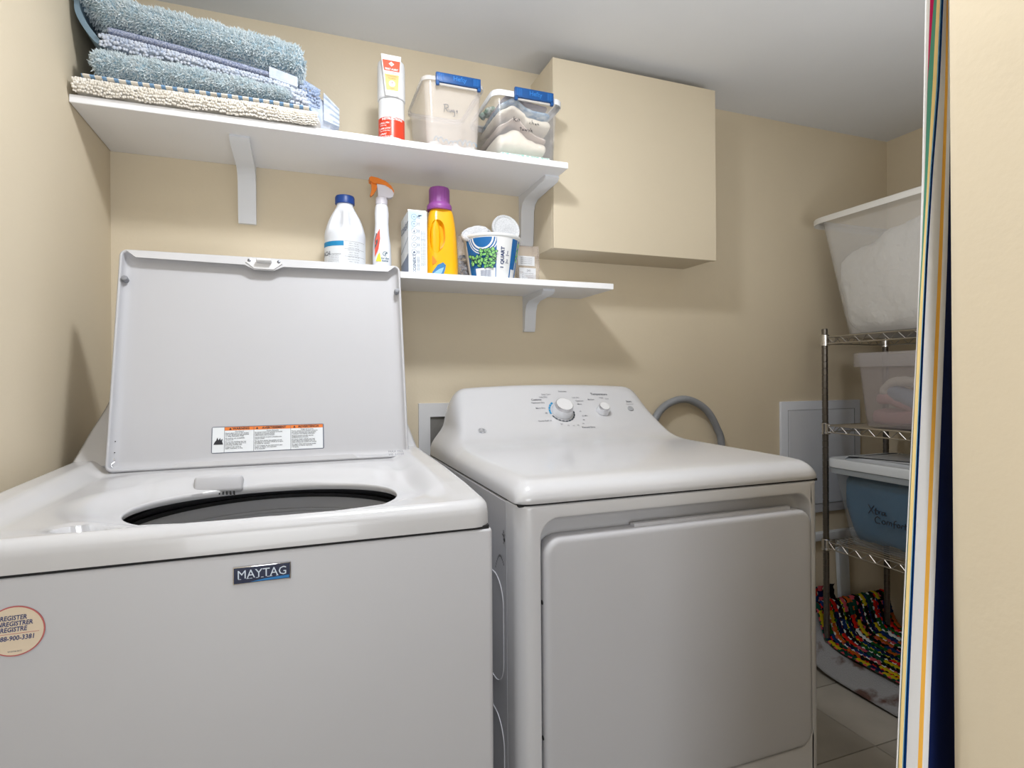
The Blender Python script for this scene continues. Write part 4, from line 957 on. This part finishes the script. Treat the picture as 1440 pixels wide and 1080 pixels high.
def frontbob(parent, m, x0, x1, yf, zb, zt_, nx, nz, rx, rz, seed=1, depth=.018):
    """bobbles laid on the rounded front of a folded mat"""
    random.seed(seed); b = NB()
    for i in range(nx):
        for j in range(nz):
            x = lerp(x0, x1, (i+.5*(j % 2)+random.uniform(-.25, .25))/nx); th = lerp(-1.25, 1.45, (j+.5+random.uniform(-.28, .28)+.3*math.sin(i*.35))/nz)
            za, zc = zb(x), zt_(x); hz = (zc-za)/2
            d = Vector((0, -math.cos(th), math.sin(th))); p_ = Vector((x, yf+depth*(1-math.cos(th))*.8, (za+zc)/2+hz*math.sin(th)))
            s = Vector((1, 0, 0)); u_ = d.cross(s); k = random.uniform(.8, 1.2)
            for lev in (0,):
                eq = [b.verts.new(p_-d*.002+s*rx*k*math.cos(2*PI*q_/6)+u_*rz*k*math.sin(2*PI*q_/6)) for q_ in range(6)]
                e2 = [b.verts.new(p_+d*rx*.55+s*rx*.95*k*math.cos(2*PI*q_/6)+u_*rz*.95*k*math.sin(2*PI*q_/6)) for q_ in range(6)]
                e3 = [b.verts.new(p_+d*rx*1.1+s*rx*.5*k*math.cos(2*PI*q_/6)+u_*rz*.5*k*math.sin(2*PI*q_/6)) for q_ in range(6)]
            for A, B_ in ((eq, e2), (e2, e3)):
                for q_ in range(6): b.faces.new((A[q_], A[(q_+1) % 6], B_[(q_+1) % 6], B_[q_]))
            b.faces.new(e3)
    return mk('pile', b, m, parent, angle=2.5, kind='stuff')
bz0 = lambda x: zu+.001; bz1 = lambda x: I([(0, .034), (.1, .032), (.4, .036), (.52, .034)], x)+zu
frontbob(o, chen, .012, .425, -.302, bz0, bz1, 90, 6, .0030, .0030, 2)
frontbob(o, chen, .425, .512, -.301, bz0, bz1, 26, 9, .0024, .0022, 3)
# striped cloth
sz0 = lambda x: bz1(x)-.001; sz1 = lambda x: bz1(x)+.013
strp = bpy.data.materials.new('striped_cloth'); strp.use_nodes = True; nt = strp.node_tree
wv_ = nt.nodes.new('ShaderNodeTexWave'); wv_.inputs['Scale'].default_value = 14; wv_.bands_direction = 'X'
tc_ = nt.nodes.new('ShaderNodeTexCoord'); nt.links.new(tc_.outputs['Object'], wv_.inputs['Vector'])
cr_ = nt.nodes.new('ShaderNodeValToRGB'); cr_.color_ramp.interpolation = 'CONSTANT'; cr_.color_ramp.elements[0].color = srgb(232, 226, 216); cr_.color_ramp.elements[1].color = srgb(122, 160, 200); cr_.color_ramp.elements[1].position = .66
nt.links.new(wv_.outputs['Fac'], cr_.inputs[0]); nt.links.new(cr_.outputs[0], nt.nodes['Principled BSDF'].inputs['Base Color']); nt.nodes['Principled BSDF'].inputs['Roughness'].default_value = .95
matt('striped_towel', .022, .500, -.303, -.04, sz0, sz1, strp, 'cream towel with blue stripes lying between the beige and the shaggy blue mat', amp=.001, endr=.008)[0]['category'] = 'towel'
# lower shag mat
gz0 = lambda x: sz1(x)+.005; gz1 = lambda x: I([(0, .110), (.06, .112), (.2, .106), (.404, .086), (.45, .078)], x)+zu
o, T = matt('bath_mat', .040, .452, -.300, -.04, gz0, gz1, shagb, 'shaggy light blue bath mat in the middle of the folded stack', amp=.006, ns=40, endr=.02, seed=2)
tufts('pile', T, o, shag, 16000, .0105, .0011, lambda t_: t_[1].y < .35, 4, .1)
# lilac mat
lz0 = lambda x: gz1(x)+.0; lz1 = lambda x: I([(0, .142), (.08, .140), (.2, .128), (.404, .100), (.49, .082)], x)+zu
lz0b = lambda x: min(gz1(x), lz1(x)-.012) if x < .45 else I([(.45, .052), (.5, .046)], x)+zu
o, T = matt('bath_mat', .055, .492, -.292, -.05, lz0b, lz1, lil, 'pale lilac grey chenille bath mat above the middle shaggy blue one', amp=.005, ns=50, endr=.015, seed=3)
frontbob(o, lil, .060, .488, -.293, lambda x: max(lz0b(x), lz1(x)-.05), lz1, 68, 4, .0040, .0036, 6)
# slate woven mat
vz0 = lambda x: lz1(x)+.0; vz1 = lambda x: I([(0, .170), (.08, .168), (.2, .156), (.404, .128), (.47, .112)], x)+zu
o, T = matt('bath_mat', .068, .462, -.288, -.05, vz0, vz1, wov, 'slate blue woven bath mat just under the topmost shaggy mat', amp=.001, ns=50, endr=.006, seed=4)
b = NB(); loops = []
for i in range(9):
    f = i/8; x = lerp(.402, .466, f); za = vz0(x)+.001; zc = vz1(x)
    loops.append([(x, -.292-.0015*abs(math.sin(z_*20)), lerp(za, zc, z_)) for z_ in [k/12 for k in range(13)]]+[(x, -.282, zc), (x, -.282, za)])
loft(b, loops); mk('hem', b, mat('hem_pale', (178, 190, 208), .6, rgb2=(200, 208, 222), vscale=80), o, angle=1.0, label='pale satin hem')
# bundle behind at right
o, T = matt('bath_mat', .440, .560, -.235, -.07, lambda x: zu+.004, lambda x: zu+I([(.44, .150), (.49, .135), (.53, .112), (.56, .080)], x), lil, 'grey blue bath mat end sagging behind the right side of the stack', amp=.005, ns=60, endr=.02, seed=6)
frontbob(o, mat('chenille_blue', (150, 168, 200), .95, rgb2=(188, 200, 220), vscale=60), .462, .520, -.236, lambda x: zu+.06, lambda x: zu+I([(.44, .150), (.49, .137), (.53, .116), (.56, .080)], x), 12, 10, .0036, .0034, 8, .02)
b = NB(); loops = []
for i in range(9):
    f = i/8; x = lerp(.528, .566, f)
    loops.append([(x, -.243+.002*math.sin(z_*25), zu+lerp(.028+.012*(1-f), .110-.036*f, z_)) for z_ in [k/12 for k in range(13)]]+[(x, -.215, zu+.106-.036*f), (x, -.215, zu+.030)])
loft(b, loops); mk('hem', b, mat('hem_pale', (1, 1, 1)), o, angle=1.0, label='pale satin hem')
# top shag mat, bending up the left wall
def tz(x): return I([(.0, .205), (.03, .200), (.072, .168), (.2, .158), (.404, .134), (.478, .122)], x)+zu
def tt(x): return I([(.0, .262), (.03, .252), (.072, .234), (.2, .224), (.404, .208), (.478, .202)], x)+zu
o, T = matt('bath_mat', .006, .480, -.300, -.05, lambda x: tz(x)+.002, tt, shagb, 'shaggy light blue bath mat on top of the folded stack', amp=.006, ns=40, endr=.018, seed=7)
tufts('pile', T, o, shag, 20000, .0105, .0011, lambda t_: t_[1].y < .35, 5, .1)
b = NB(); loops = []
for i in range(11):
    f = i/10; y = lerp(-.285, -.09, f)
    path = smoothpath([(.012, y, zu+.215), (.012, y, zu+.185), (.024, y, zu+.155), (.046, y, zu+.125), (.058, y, zu+.116)], 4)
    off = [(p.x+.010, p.y, p.z+.006) for p in path][::-1]
    loops.append([tuple(p) for p in path]+off)
loft(b, loops); fl_ = mk('flap', b, mat('flap_slate', (120, 142, 158), .95, bump=.6, bscale=300), o, angle=1.2, label='slate blue backing flap')

# ------------------------------------------------------------------ wire rack in the corner
rx0, rx1, ry0, ry1 = 2.370, 2.700, -.130, -1.035
rack = thing('wire_rack', 'chrome wire storage rack in the right rear corner holding the tubs', 'rack', (2.535, -.58, 0))
post_me = None
for (x, y) in ((rx0, ry0), (rx1, ry0), (rx0, ry1), (rx1, ry1)):
    if post_me is None:
        b = NB(); pr = []
        z = .012
        while z < 1.285:
            pr += [(.0108, z), (.0108, z+.0220), (.0096, z+.0230), (.0096, z+.0245)]; z += .0254
        pr.append((.010, 1.284)); lathe(b, pr, 0, 0, 16); lathe(b, [(.016, 0), (.017, .008), (.012, .013)], 0, 0, 14, mi=0)
        o = mk('post', b, POSTM, None, angle=.5, origin=(0, 0, 0)); post_me = o.data; o.parent = rack; o.location = Vector((x, y, 0))-WL(rack)
    else:
        o = bpy.data.objects.new('post', post_me); C.objects.link(o); o.parent = rack; o.location = Vector((x, y, 0))-WL(rack)
wire_me = None; collar_me = None
for zs in (1.277, .936, .488):
    b = NB()
    def rail(p0, p1, n_):
        p0, p1 = Vector(p0), Vector(p1)
        tube(b, [p0, p1], .0026, 6); dn = Vector((0, 0, -.026)); tube(b, [p0+dn, p1+dn], .0026, 6)
        pts = []
        for i in range(n_*2+1): pts.append(p0.lerp(p1, i/(n_*2))+(dn if i % 2 else Vector((0, 0, 0))))
        for a, c in zip(pts, pts[1:]): tube(b, [a, c], .0016, 5)
    z = zs-.003
    rail((rx0, ry0-.012, z), (rx0, ry1+.012, z), 16); rail((rx1, ry0-.012, z), (rx1, ry1+.012, z), 16)
    rail((rx0+.012, ry0, z), (rx1-.012, ry0, z), 6); rail((rx0+.012, ry1, z), (rx1-.012, ry1, z), 6)
    sh_ = mk('wire_shelf', b, WIRE, rack)
    if wire_me is None:
        b = NB(); tube(b, [(0, ry0, 0), (0, ry1, 0)], .0017, 5); o = mk('wire', b, WIRE, sh_, origin=None); wire_me = o.data; bpy.data.objects.remove(o)
        b = NB(); lathe(b, [(.0150, -.036), (.0175, -.036), (.0175, -.030), (.0150, -.029), (.0160, .004), (.0145, .006)], 0, 0, 20); o = mk('collar', b, CHROME, sh_); collar_me = o.data; bpy.data.objects.remove(o)
    for k in range(13):
        o = bpy.data.objects.new('wire', wire_me); C.objects.link(o); o.parent = sh_; o.location = Vector((lerp(rx0, rx1, (k+1)/14), 0, zs-.003))-WL(sh_)
    for (x, y) in ((rx0, ry0), (rx1, ry0), (rx0, ry1), (rx1, ry1)):
        o = bpy.data.objects.new('collar', collar_me); C.objects.link(o); o.parent = sh_; o.location = Vector((x, y, zs))-WL(sh_)
# tubs on the rack
MILK = mat('milky_plastic', (232, 231, 230), .3, alpha=.28)
MILK2 = mat('milky_plastic_grey', (196, 190, 192), .3, alpha=.30)
MILK3 = mat('milky_plastic_blue', (190, 200, 208), .2, alpha=.10)
t = thing('storage_tub', 'large translucent white tub of white bedding on top of the wire rack', 'storage tub', (2.56, -.6, 1.279), 'tubs on the wire rack')
bin_shell('b', 2.345, 2.78, -.985, -.118, 1.279, 1.725, .062, .030, MILK, mat('tub_rim_white', (228, 226, 222), .4), t, rim_h=.022, r=.05)
t = thing('storage_tub', 'open clear tub with pink and blue towels on the second tier of the wire rack', 'storage tub', (2.54, -.6, .938), 'tubs on the wire rack')
bin_shell('b', 2.372, 2.70, -.93, -.252, .938, 1.206, .020, .014, MILK2, mat('clear_rim_grey', (206, 202, 204), .3, alpha=.2), t, rim_h=.05, r=.03)
t = thing('storage_tub', 'white-lidded clear tub of blue bedding on the lower tier of the wire rack', 'storage tub', (2.54, -.6, .490), 'tubs on the wire rack')
bin_shell('b', 2.362, 2.70, -.98, -.160, .490, .780, .040, .014, MILK3, mat('clear_rim_blue', (176, 184, 192), .3, alpha=.6), t, rim_h=.022, r=.03)
b = NB(); lx_, ly_ = 2.531, -.57
def L2(e, z): return [(x, y, z) for x, y in rr(lx_, ly_, .338+2*e, .82+2*e, .03+e, 6)]
loft(b, [L2(.012, .782), L2(.018, .780), L2(.019, .806), L2(.015, .812), L2(.000, .814), L2(-.018, .806), L2(-.030, .806), L2(-.045, .818), L2(-.050, .819)]); mk('lid', b, mat('lid_white', (214, 220, 228), .4), t, angle=.8)
b = NB(); M = frame(Vector((2.3755, -.300, .635)), (0, -1, 0), (.09, 0, 1)) @ Matrix.Scale(1.2, 4)
handwrite(b, [[(0, .022), (.018, -.002)], [(.018, .022), (.002, -.004)], [(.024, .016), (.024, -.001), (.030, -.002)], [(.019, .010), (.032, .009)], [(.034, .009), (.035, .001), (.035, .007), (.040, .009)], [(.052, .008), (.044, .007), (.044, .000), (.051, .002), (.053, .008), (.054, .000), (.058, .001)]], M, .0016)
handwrite(b, [[(.040, -.012), (.030, -.008), (.024, -.016), (.028, -.026), (.040, -.026)], [(.050, -.015), (.045, -.020), (.050, -.026), (.056, -.021), (.051, -.015)], [(.060, -.026), (.061, -.016), (.067, -.017), (.067, -.025)], [(.067, -.018), (.073, -.016), (.074, -.026)], [(.082, -.030), (.082, -.012), (.088, -.008)], [(.078, -.018), (.088, -.018)], [(.094, -.016), (.090, -.020), (.094, -.026), (.099, -.021), (.094, -.016)], [(.103, -.026), (.104, -.017), (.109, -.017)], [(.114, -.010), (.114, -.025), (.119, -.025)], [(.110, -.016), (.119, -.016)], [(.122, -.020), (.129, -.019), (.125, -.015), (.122, -.021), (.128, -.026)], [(.133, -.026), (.134, -.017), (.139, -.017)]], M, .0016)
text(b, ' ', .01, M); mk('lettering', b, INK, t, False)
def lump(name, x0, x1, y0, y1, z0, topfn, m, label, cat, amp=.012, ns=12, group=None, seed=0, taper=0):
    b = NB(); nu, nv = 40, 60; loops = []
    for i in range(nv+1):
        f = i/nv; y = lerp(y0, y1, f); q = max(0, 1-min(f, 1-f)*(abs(y1-y0))/.025); ke = math.sqrt(max(.02, 1-q*q)); lp = []
        zt_ = topfn(y); h = (zt_-z0)*lerp(.6, 1, ke)
        for j in range(nu):
            a = 2*PI*j/nu; c, s = math.cos(a), math.sin(a); p = 4.5
            u_ = math.copysign(abs(c)**(2/p), c); v_ = math.copysign(abs(s)**(2/p), s)
            xx = (x0+x1)/2+u_*(x1-x0)/2*(1-taper*(1-(v_+1)/2))*lerp(.85, 1, ke); zz = z0+h*(v_+1)/2
            P_ = Vector((xx, y, zz)); n_ = noise.noise(P_*ns+Vector((seed, 0, 0)))*.7+abs(noise.noise(P_*ns*2.3+Vector((0, seed, 0))))*.6-.5
            d = Vector((c, 0, s)); v = P_+d*amp*(n_-.35+.5*abs(noise.noise(P_*ns*1.7))); v.z = max(v.z, z0); v.y -= (1-(v_+1)/2)*.045*max(0, 1-f*3)*(1 if name == 'comforter' else 0)
            lp.append(v)
        loops.append(lp)
    loft(b, loops); return tag(mk(name, b, m, angle=3), label, cat, group)
wht = mat('bedding_white', (226, 224, 220), .9, bump=1, bscale=20, bdist=.02)
lump('comforter', 2.390, 2.705, -.150, -.93, 1.286, lambda y: I([(-.95, 1.72), (-.5, 1.70), (-.35, 1.665), (-.20, 1.62), (-.15, 1.605)], y), wht, 'crumpled white comforter filling the top tub on the wire rack', 'comforter', .020, 13, seed=1, taper=.10)
pk = mat('towel_pink', (196, 152, 158), .95, bump=.8, bscale=120, var=.1, vscale=20); bl = mat('towel_slate', (150, 166, 190), .95, bump=.8, bscale=120, var=.1, vscale=20); wt = mat('towel_offwhite', (214, 208, 200), .95, bump=.8, bscale=120)
gp = 'towels in the open clear tub'
def roll(name, pts, rad, m, label, seed=0):
    b = NB(); P_ = smoothpath(pts, 8)
    tube(b, P_, rad, 20)
    for v in b.verts: v.co += Vector((noise.noise(v.co*40), noise.noise(v.co*40+Vector((5, 0, 0))), noise.noise(v.co*40+Vector((0, 5, 0)))))*.006
    return tag(mk(name, b, m, angle=3), label, 'towel', gp)
lump('folded_towel', 2.402, 2.672, -.285, -.88, .944, lambda y: 1.015+.010*math.sin(y*22), pk, 'pink towel spread along the bottom of the open clear tub', 'towel', .008, 22, gp, 3)
rsq = lambda f: .026*math.sqrt(max(.03, 1-abs(2*f-1)**6))
roll('rolled_towel', [(2.43, -.300, 1.035), (2.425, -.34, 1.042), (2.425, -.40, 1.022), (2.43, -.46, 1.000)], lambda f: rsq(f)*.75, pk, 'pink towel edge folded under the blue towel in the open clear tub')
roll('rolled_towel', [(2.44, -.345, 1.075), (2.43, -.40, 1.050), (2.43, -.47, 1.030), (2.44, -.60, 1.035)], lambda f: rsq(f)*1.15, bl, 'slate blue rolled towel in the open clear tub')
roll('rolled_towel', [(2.425, -.345, 1.040), (2.425, -.330, 1.075), (2.425, -.375, 1.103), (2.425, -.45, 1.100), (2.43, -.60, 1.085)], lambda f: rsq(f)*.62, wt, 'off-white edged towel curling over the slate blue one in the tub')
roll('rolled_towel', [(2.43, -.455, 1.050), (2.43, -.50, 1.068), (2.43, -.62, 1.060)], lambda f: rsq(f)*1.1, pk, 'pink towel bunched in front of the slate blue one near the striped curtain')
roll('rolled_towel', [(2.47, -.455, 1.125), (2.47, -.52, 1.140), (2.47, -.66, 1.130)], lambda f: rsq(f)*1.2, pk, 'pink towel roll lying highest in the open clear tub')
blu = mat('bedding_blue', (36, 92, 130), .9, bump=.5, bscale=30, bdist=.005)
lump('comforter', 2.385, 2.690, -.172, -.955, .497, lambda y: .772, blu, 'blue comforter packed inside the white-lidded tub', 'comforter', .008, 12, seed=8, taper=.14)

# ------------------------------------------------------------------ rugs under the rack
vr = vcmat('rag_rug_yarn', .95)
pal = [tuple(int(v*1.0) for v in c_) for c_ in [(24, 130, 118), (30, 60, 130), (16, 18, 26), (222, 84, 40), (216, 206, 60), (230, 232, 230), (214, 140, 150), (18, 20, 34), (30, 110, 160), (60, 150, 90), (210, 150, 70)]]
rug_prof = smoothpath([(-.052, .150, 0), (-.060, .205, 0), (-.078, .224, 0), (-.096, .205, 0), (-.112, .150, 0), (-.135, .108, 0), (-.18, .090, 0), (-.26, .084, 0), (-.50, .082, 0), (-.95, .080, 0)], 10)
b = NB(); cl = b.loops.layers.color.new('Col') if hasattr(b.loops.layers, 'color') else None
random.seed(21)
ra = [0]
for p, q_ in zip(rug_prof, rug_prof[1:]): ra.append(ra[-1]+(q_-p).length)
def rp(s):
    for i in range(len(ra)-1):
        if ra[i+1] >= s: break
    f = (s-ra[i])/(ra[i+1]-ra[i]); p = rug_prof[i].lerp(rug_prof[i+1], min(1, f)); d = (rug_prof[i+1]-rug_prof[i]).normalized(); return p, Vector((0, -d.y, d.x)) if d.x < 0 else Vector((0, d.y, -d.x))
ncol, Ls = 15, ra[-1]; cwid = .40/ncol; step = .0075
ns_ = int(Ls/step)
for c_i in range(ncol):
    segl = random.uniform(.05, .09); col = pal[0]; nxt = 0; prevc = None
    cols = []
    for k in range(ns_+1):
        s = k*step
        if s >= nxt:
            if c_i == 0: col = [(216, 206, 60), (24, 130, 118), (216, 206, 60), (30, 60, 130)][int(round(nxt/.055)) % 4]; nxt += .055
            else:
                col = random.choice([p_ for p_ in pal if p_ != prevc]); nxt += random.uniform(.035, .085); prevc = col
        cols.append(col)
    ed = random.choice(pal)
    rows = []
    for k in range(ns_+1):
        p, n_ = rp(k*step); n_ = n_ if n_.z > -.2 and (n_.z > 0 or n_.y < 0) else -n_
        row = []
        for m_ in range(7):
            f = m_/6; x = 2.358+(c_i+f)*cwid
            h = .008*math.sin(PI*f)**.6*(.62+.38*math.sin(k*step/.018*2*PI+c_i*PI))+.0005
            xw = .0016*math.sin(k*step/.018*2*PI+c_i*PI)*(1 if 0 < m_ < 6 else .0)
            row.append(b.verts.new(Vector((x+xw, p.x, p.y))+n_*h))
        rows.append(row)
    for k in range(ns_):
        for m_ in range(6):
            f = b.faces.new((rows[k][m_], rows[k][m_+1], rows[k+1][m_+1], rows[k+1][m_]))
            cc = cols[k] if m_ not in (0, 5) else (ed if (k//2) % 2 else pal[(c_i*3+(1 if m_ else 0)) % 11])
            for lp in f.loops: lp[cl] = srgb(*cc)
tag(mk('rag_rug', b, vr, None, angle=3), 'multicoloured braided rag rug draped under the wire rack', 'rug')
b = NB(); cl = b.loops.layers.color.new('Col')
for c_i in range(5):
    rows = []
    for k in range(22):
        s = k/21; y = -.030-.018*math.sin(s*PI); z = .12+.155*s; row = []
        if s > .85: y -= .012*(s-.85)/.15
        for m_ in range(5):
            f = m_/4; row.append(b.verts.new((2.365+(c_i+f)*.030+.003*math.sin(k*1.6+c_i*3), y-.008*math.sin(PI*f), z)))
        rows.append(row)
    for k in range(21):
        for m_ in range(4):
            f = b.faces.new((rows[k][m_], rows[k][m_+1], rows[k+1][m_+1], rows[k+1][m_])); cc = pal[(c_i*3+(k//(3+c_i % 2))*5) % 10]
            for lp in f.loops: lp[cl] = srgb(*cc)
tag(mk('rag_rug', b, vr, None, angle=3), 'back fold of braided rag rug standing against the rear wall below the tubs', 'rug')
gm = mat('mat_grey', (150, 150, 152), .95, bump=1, bscale=220, rgb2=(96, 74, 68), vscale=9, bdist=.003, spec=.1)
gr = gm.node_tree.nodes
for n_ in gr:
    if n_.type == 'MAP_RANGE': n_.inputs[1].default_value = .56; n_.inputs[2].default_value = .64
b = NB(); loops = []
gp_ = smoothpath([(-.090, .150, 0), (-.100, .100, 0), (-.125, .060, 0), (-.17, .034, 0), (-.25, .022, 0), (-.5, .016, 0), (-.98, .015, 0)], 8)
for p in gp_:
    z = p.y
    loops.append([(2.285+.0, p.x, z-.006), (2.285, p.x-.003, z), (2.292, p.x-.003, z+.006), (2.310, p.x, z+.012), (2.345, p.x, z+.035), (2.375, p.x, z+.050), (2.76, p.x, z+.050), (2.76, p.x, z+.040), (2.37, p.x, z+.040), (2.30, p.x, max(.001, z-.010))])
loft(b, loops); tag(mk('bath_mat', b, gm, angle=1.2), 'grey bath mat with brown blotches lying on the floor under the rag rug', 'bath mat')
# white board leaning behind the rack, short ledge board beside it
b = NB(); box(b, -.028, .028, -.018, 0, 0, .475, .003, 2, Matrix.Translation((2.612, -.008, .002)) @ Matrix.Rotation(-.06, 4, 'Y')); tag(mk('trim_board', b, mat('board_white', (206, 214, 222), .5)), 'narrow white board leaning upright against the rear wall behind the rack', 'board')
st('trim_1', box(NB(), 2.40, 2.72, -.030, 0, .448, .480, .004, 2), mat('ledge_white', (206, 210, 216), .5), True)

# ------------------------------------------------------------------ striped curtain beside the doorway
def px_x(px, top): return (1.0662+(px-1303)*.001076) if top else (1.0247+(px-1270)*.001042)
cy0_ = -1.38
st_y = [5, 112, 300, 500, 1070]   # heights measured down the curtain
tab = [(1303, 1301, 1297, 1289.0, 1262), (1308, 1304.4, 1299.0, 1289.6, 1262.6), (1313, 1304.6, 1299.02, 1289.62, 1262.62), (1317.2, 1312.0, 1301.6, 1289.9, 1263.0), (1322, 1317.5, 1304.0, 1294.6, 1268.0), (1324.2, 1320.0, 1306.0, 1296.4, 1270.0), (1326.8, 1322.4, 1308.0, 1298.6, 1273.6), (1331, 1329.0, 1322.5, 1313.7, 1290.0), (1333.2, 1333.0, 1327.6, 1319.2, 1296.2), (1337, 1336.6, 1334.5, 1327.2, 1304.4), (1356, 1356, 1356, 1356, 1356)]
yo = [.0, .0002, .0004, -.001, -.003, .002, -.003, .002, .000, -.003, .012]
V = []; zz_ = [.02+(2.10)*k/24 for k in range(25)]; b = NB()
for i, row in enumerate(tab):
    lst = []
    for z in zz_:
        py_ = 5+(1.5035-z)/.000719; tp = list(zip(st_y, row))
        if py_ < 5: px_ = row[0]+(5-py_)*(row[0]-row[1])/107*.6
        elif py_ > 1070: px_ = row[4]+(py_-1070)*(row[4]-row[3])/570*.6
        else: px_ = interp(tp, py_)
        f = (py_-5)/1065; x = lerp(px_x(px_, True), px_x(px_, False), f)
        dy_ = yo[i]+.0006*math.sin(z*7+i*1.3); x = .4717+(x-.4717)*(.3923+dy_)/.3923
        lst.append((x, cy0_+dy_, z))
    V.append(lst)
cols = [('curtain_white', (226, 226, 228)), ('curtain_magenta', (196, 30, 96)), ('curtain_green', (84, 150, 130)), ('curtain_yellow', (236, 208, 146)), ('curtain_sky', (130, 186, 220)), ('curtain_blue', (16, 82, 146)), ('curtain_white', (1, 1, 1)), ('curtain_orange', (238, 178, 76)), ('curtain_white', (1, 1, 1)), ('curtain_navy', (12, 28, 78))]
mats_ = []
for nm, rgb in cols:
    m_ = mat(nm, rgb, .85, bump=.5, bscale=900, spec=.15, bdist=.0004)
    if m_ not in mats_: mats_.append(m_)
for i in range(len(V)-1):
    mi = mats_.index(MATS[cols[i][0]])
    A = [b.verts.new(p) for p in V[i]]; B_ = [b.verts.new(p) for p in V[i+1]]
    for k in range(24): f = b.faces.new((A[k], B_[k], B_[k+1], A[k+1])); f.material_index = mi
bmesh.ops.remove_doubles(b, verts=b.verts[:], dist=1e-6)
bmesh.ops.solidify(b, geom=b.faces[:], thickness=.0012)
cur = thing('curtain', 'striped fabric curtain with white, orange, blue and navy bands beside the doorway wall', 'curtain', (1.08, -1.38, .02))
mk('fabric', b, mats_, cur, angle=1.5)
b = NB(); tube(b, [(.01, -1.38, 2.127), (W-.01, -1.38, 2.127)], .010, 12); mk('curtain_rod', b, CHROME, cur)
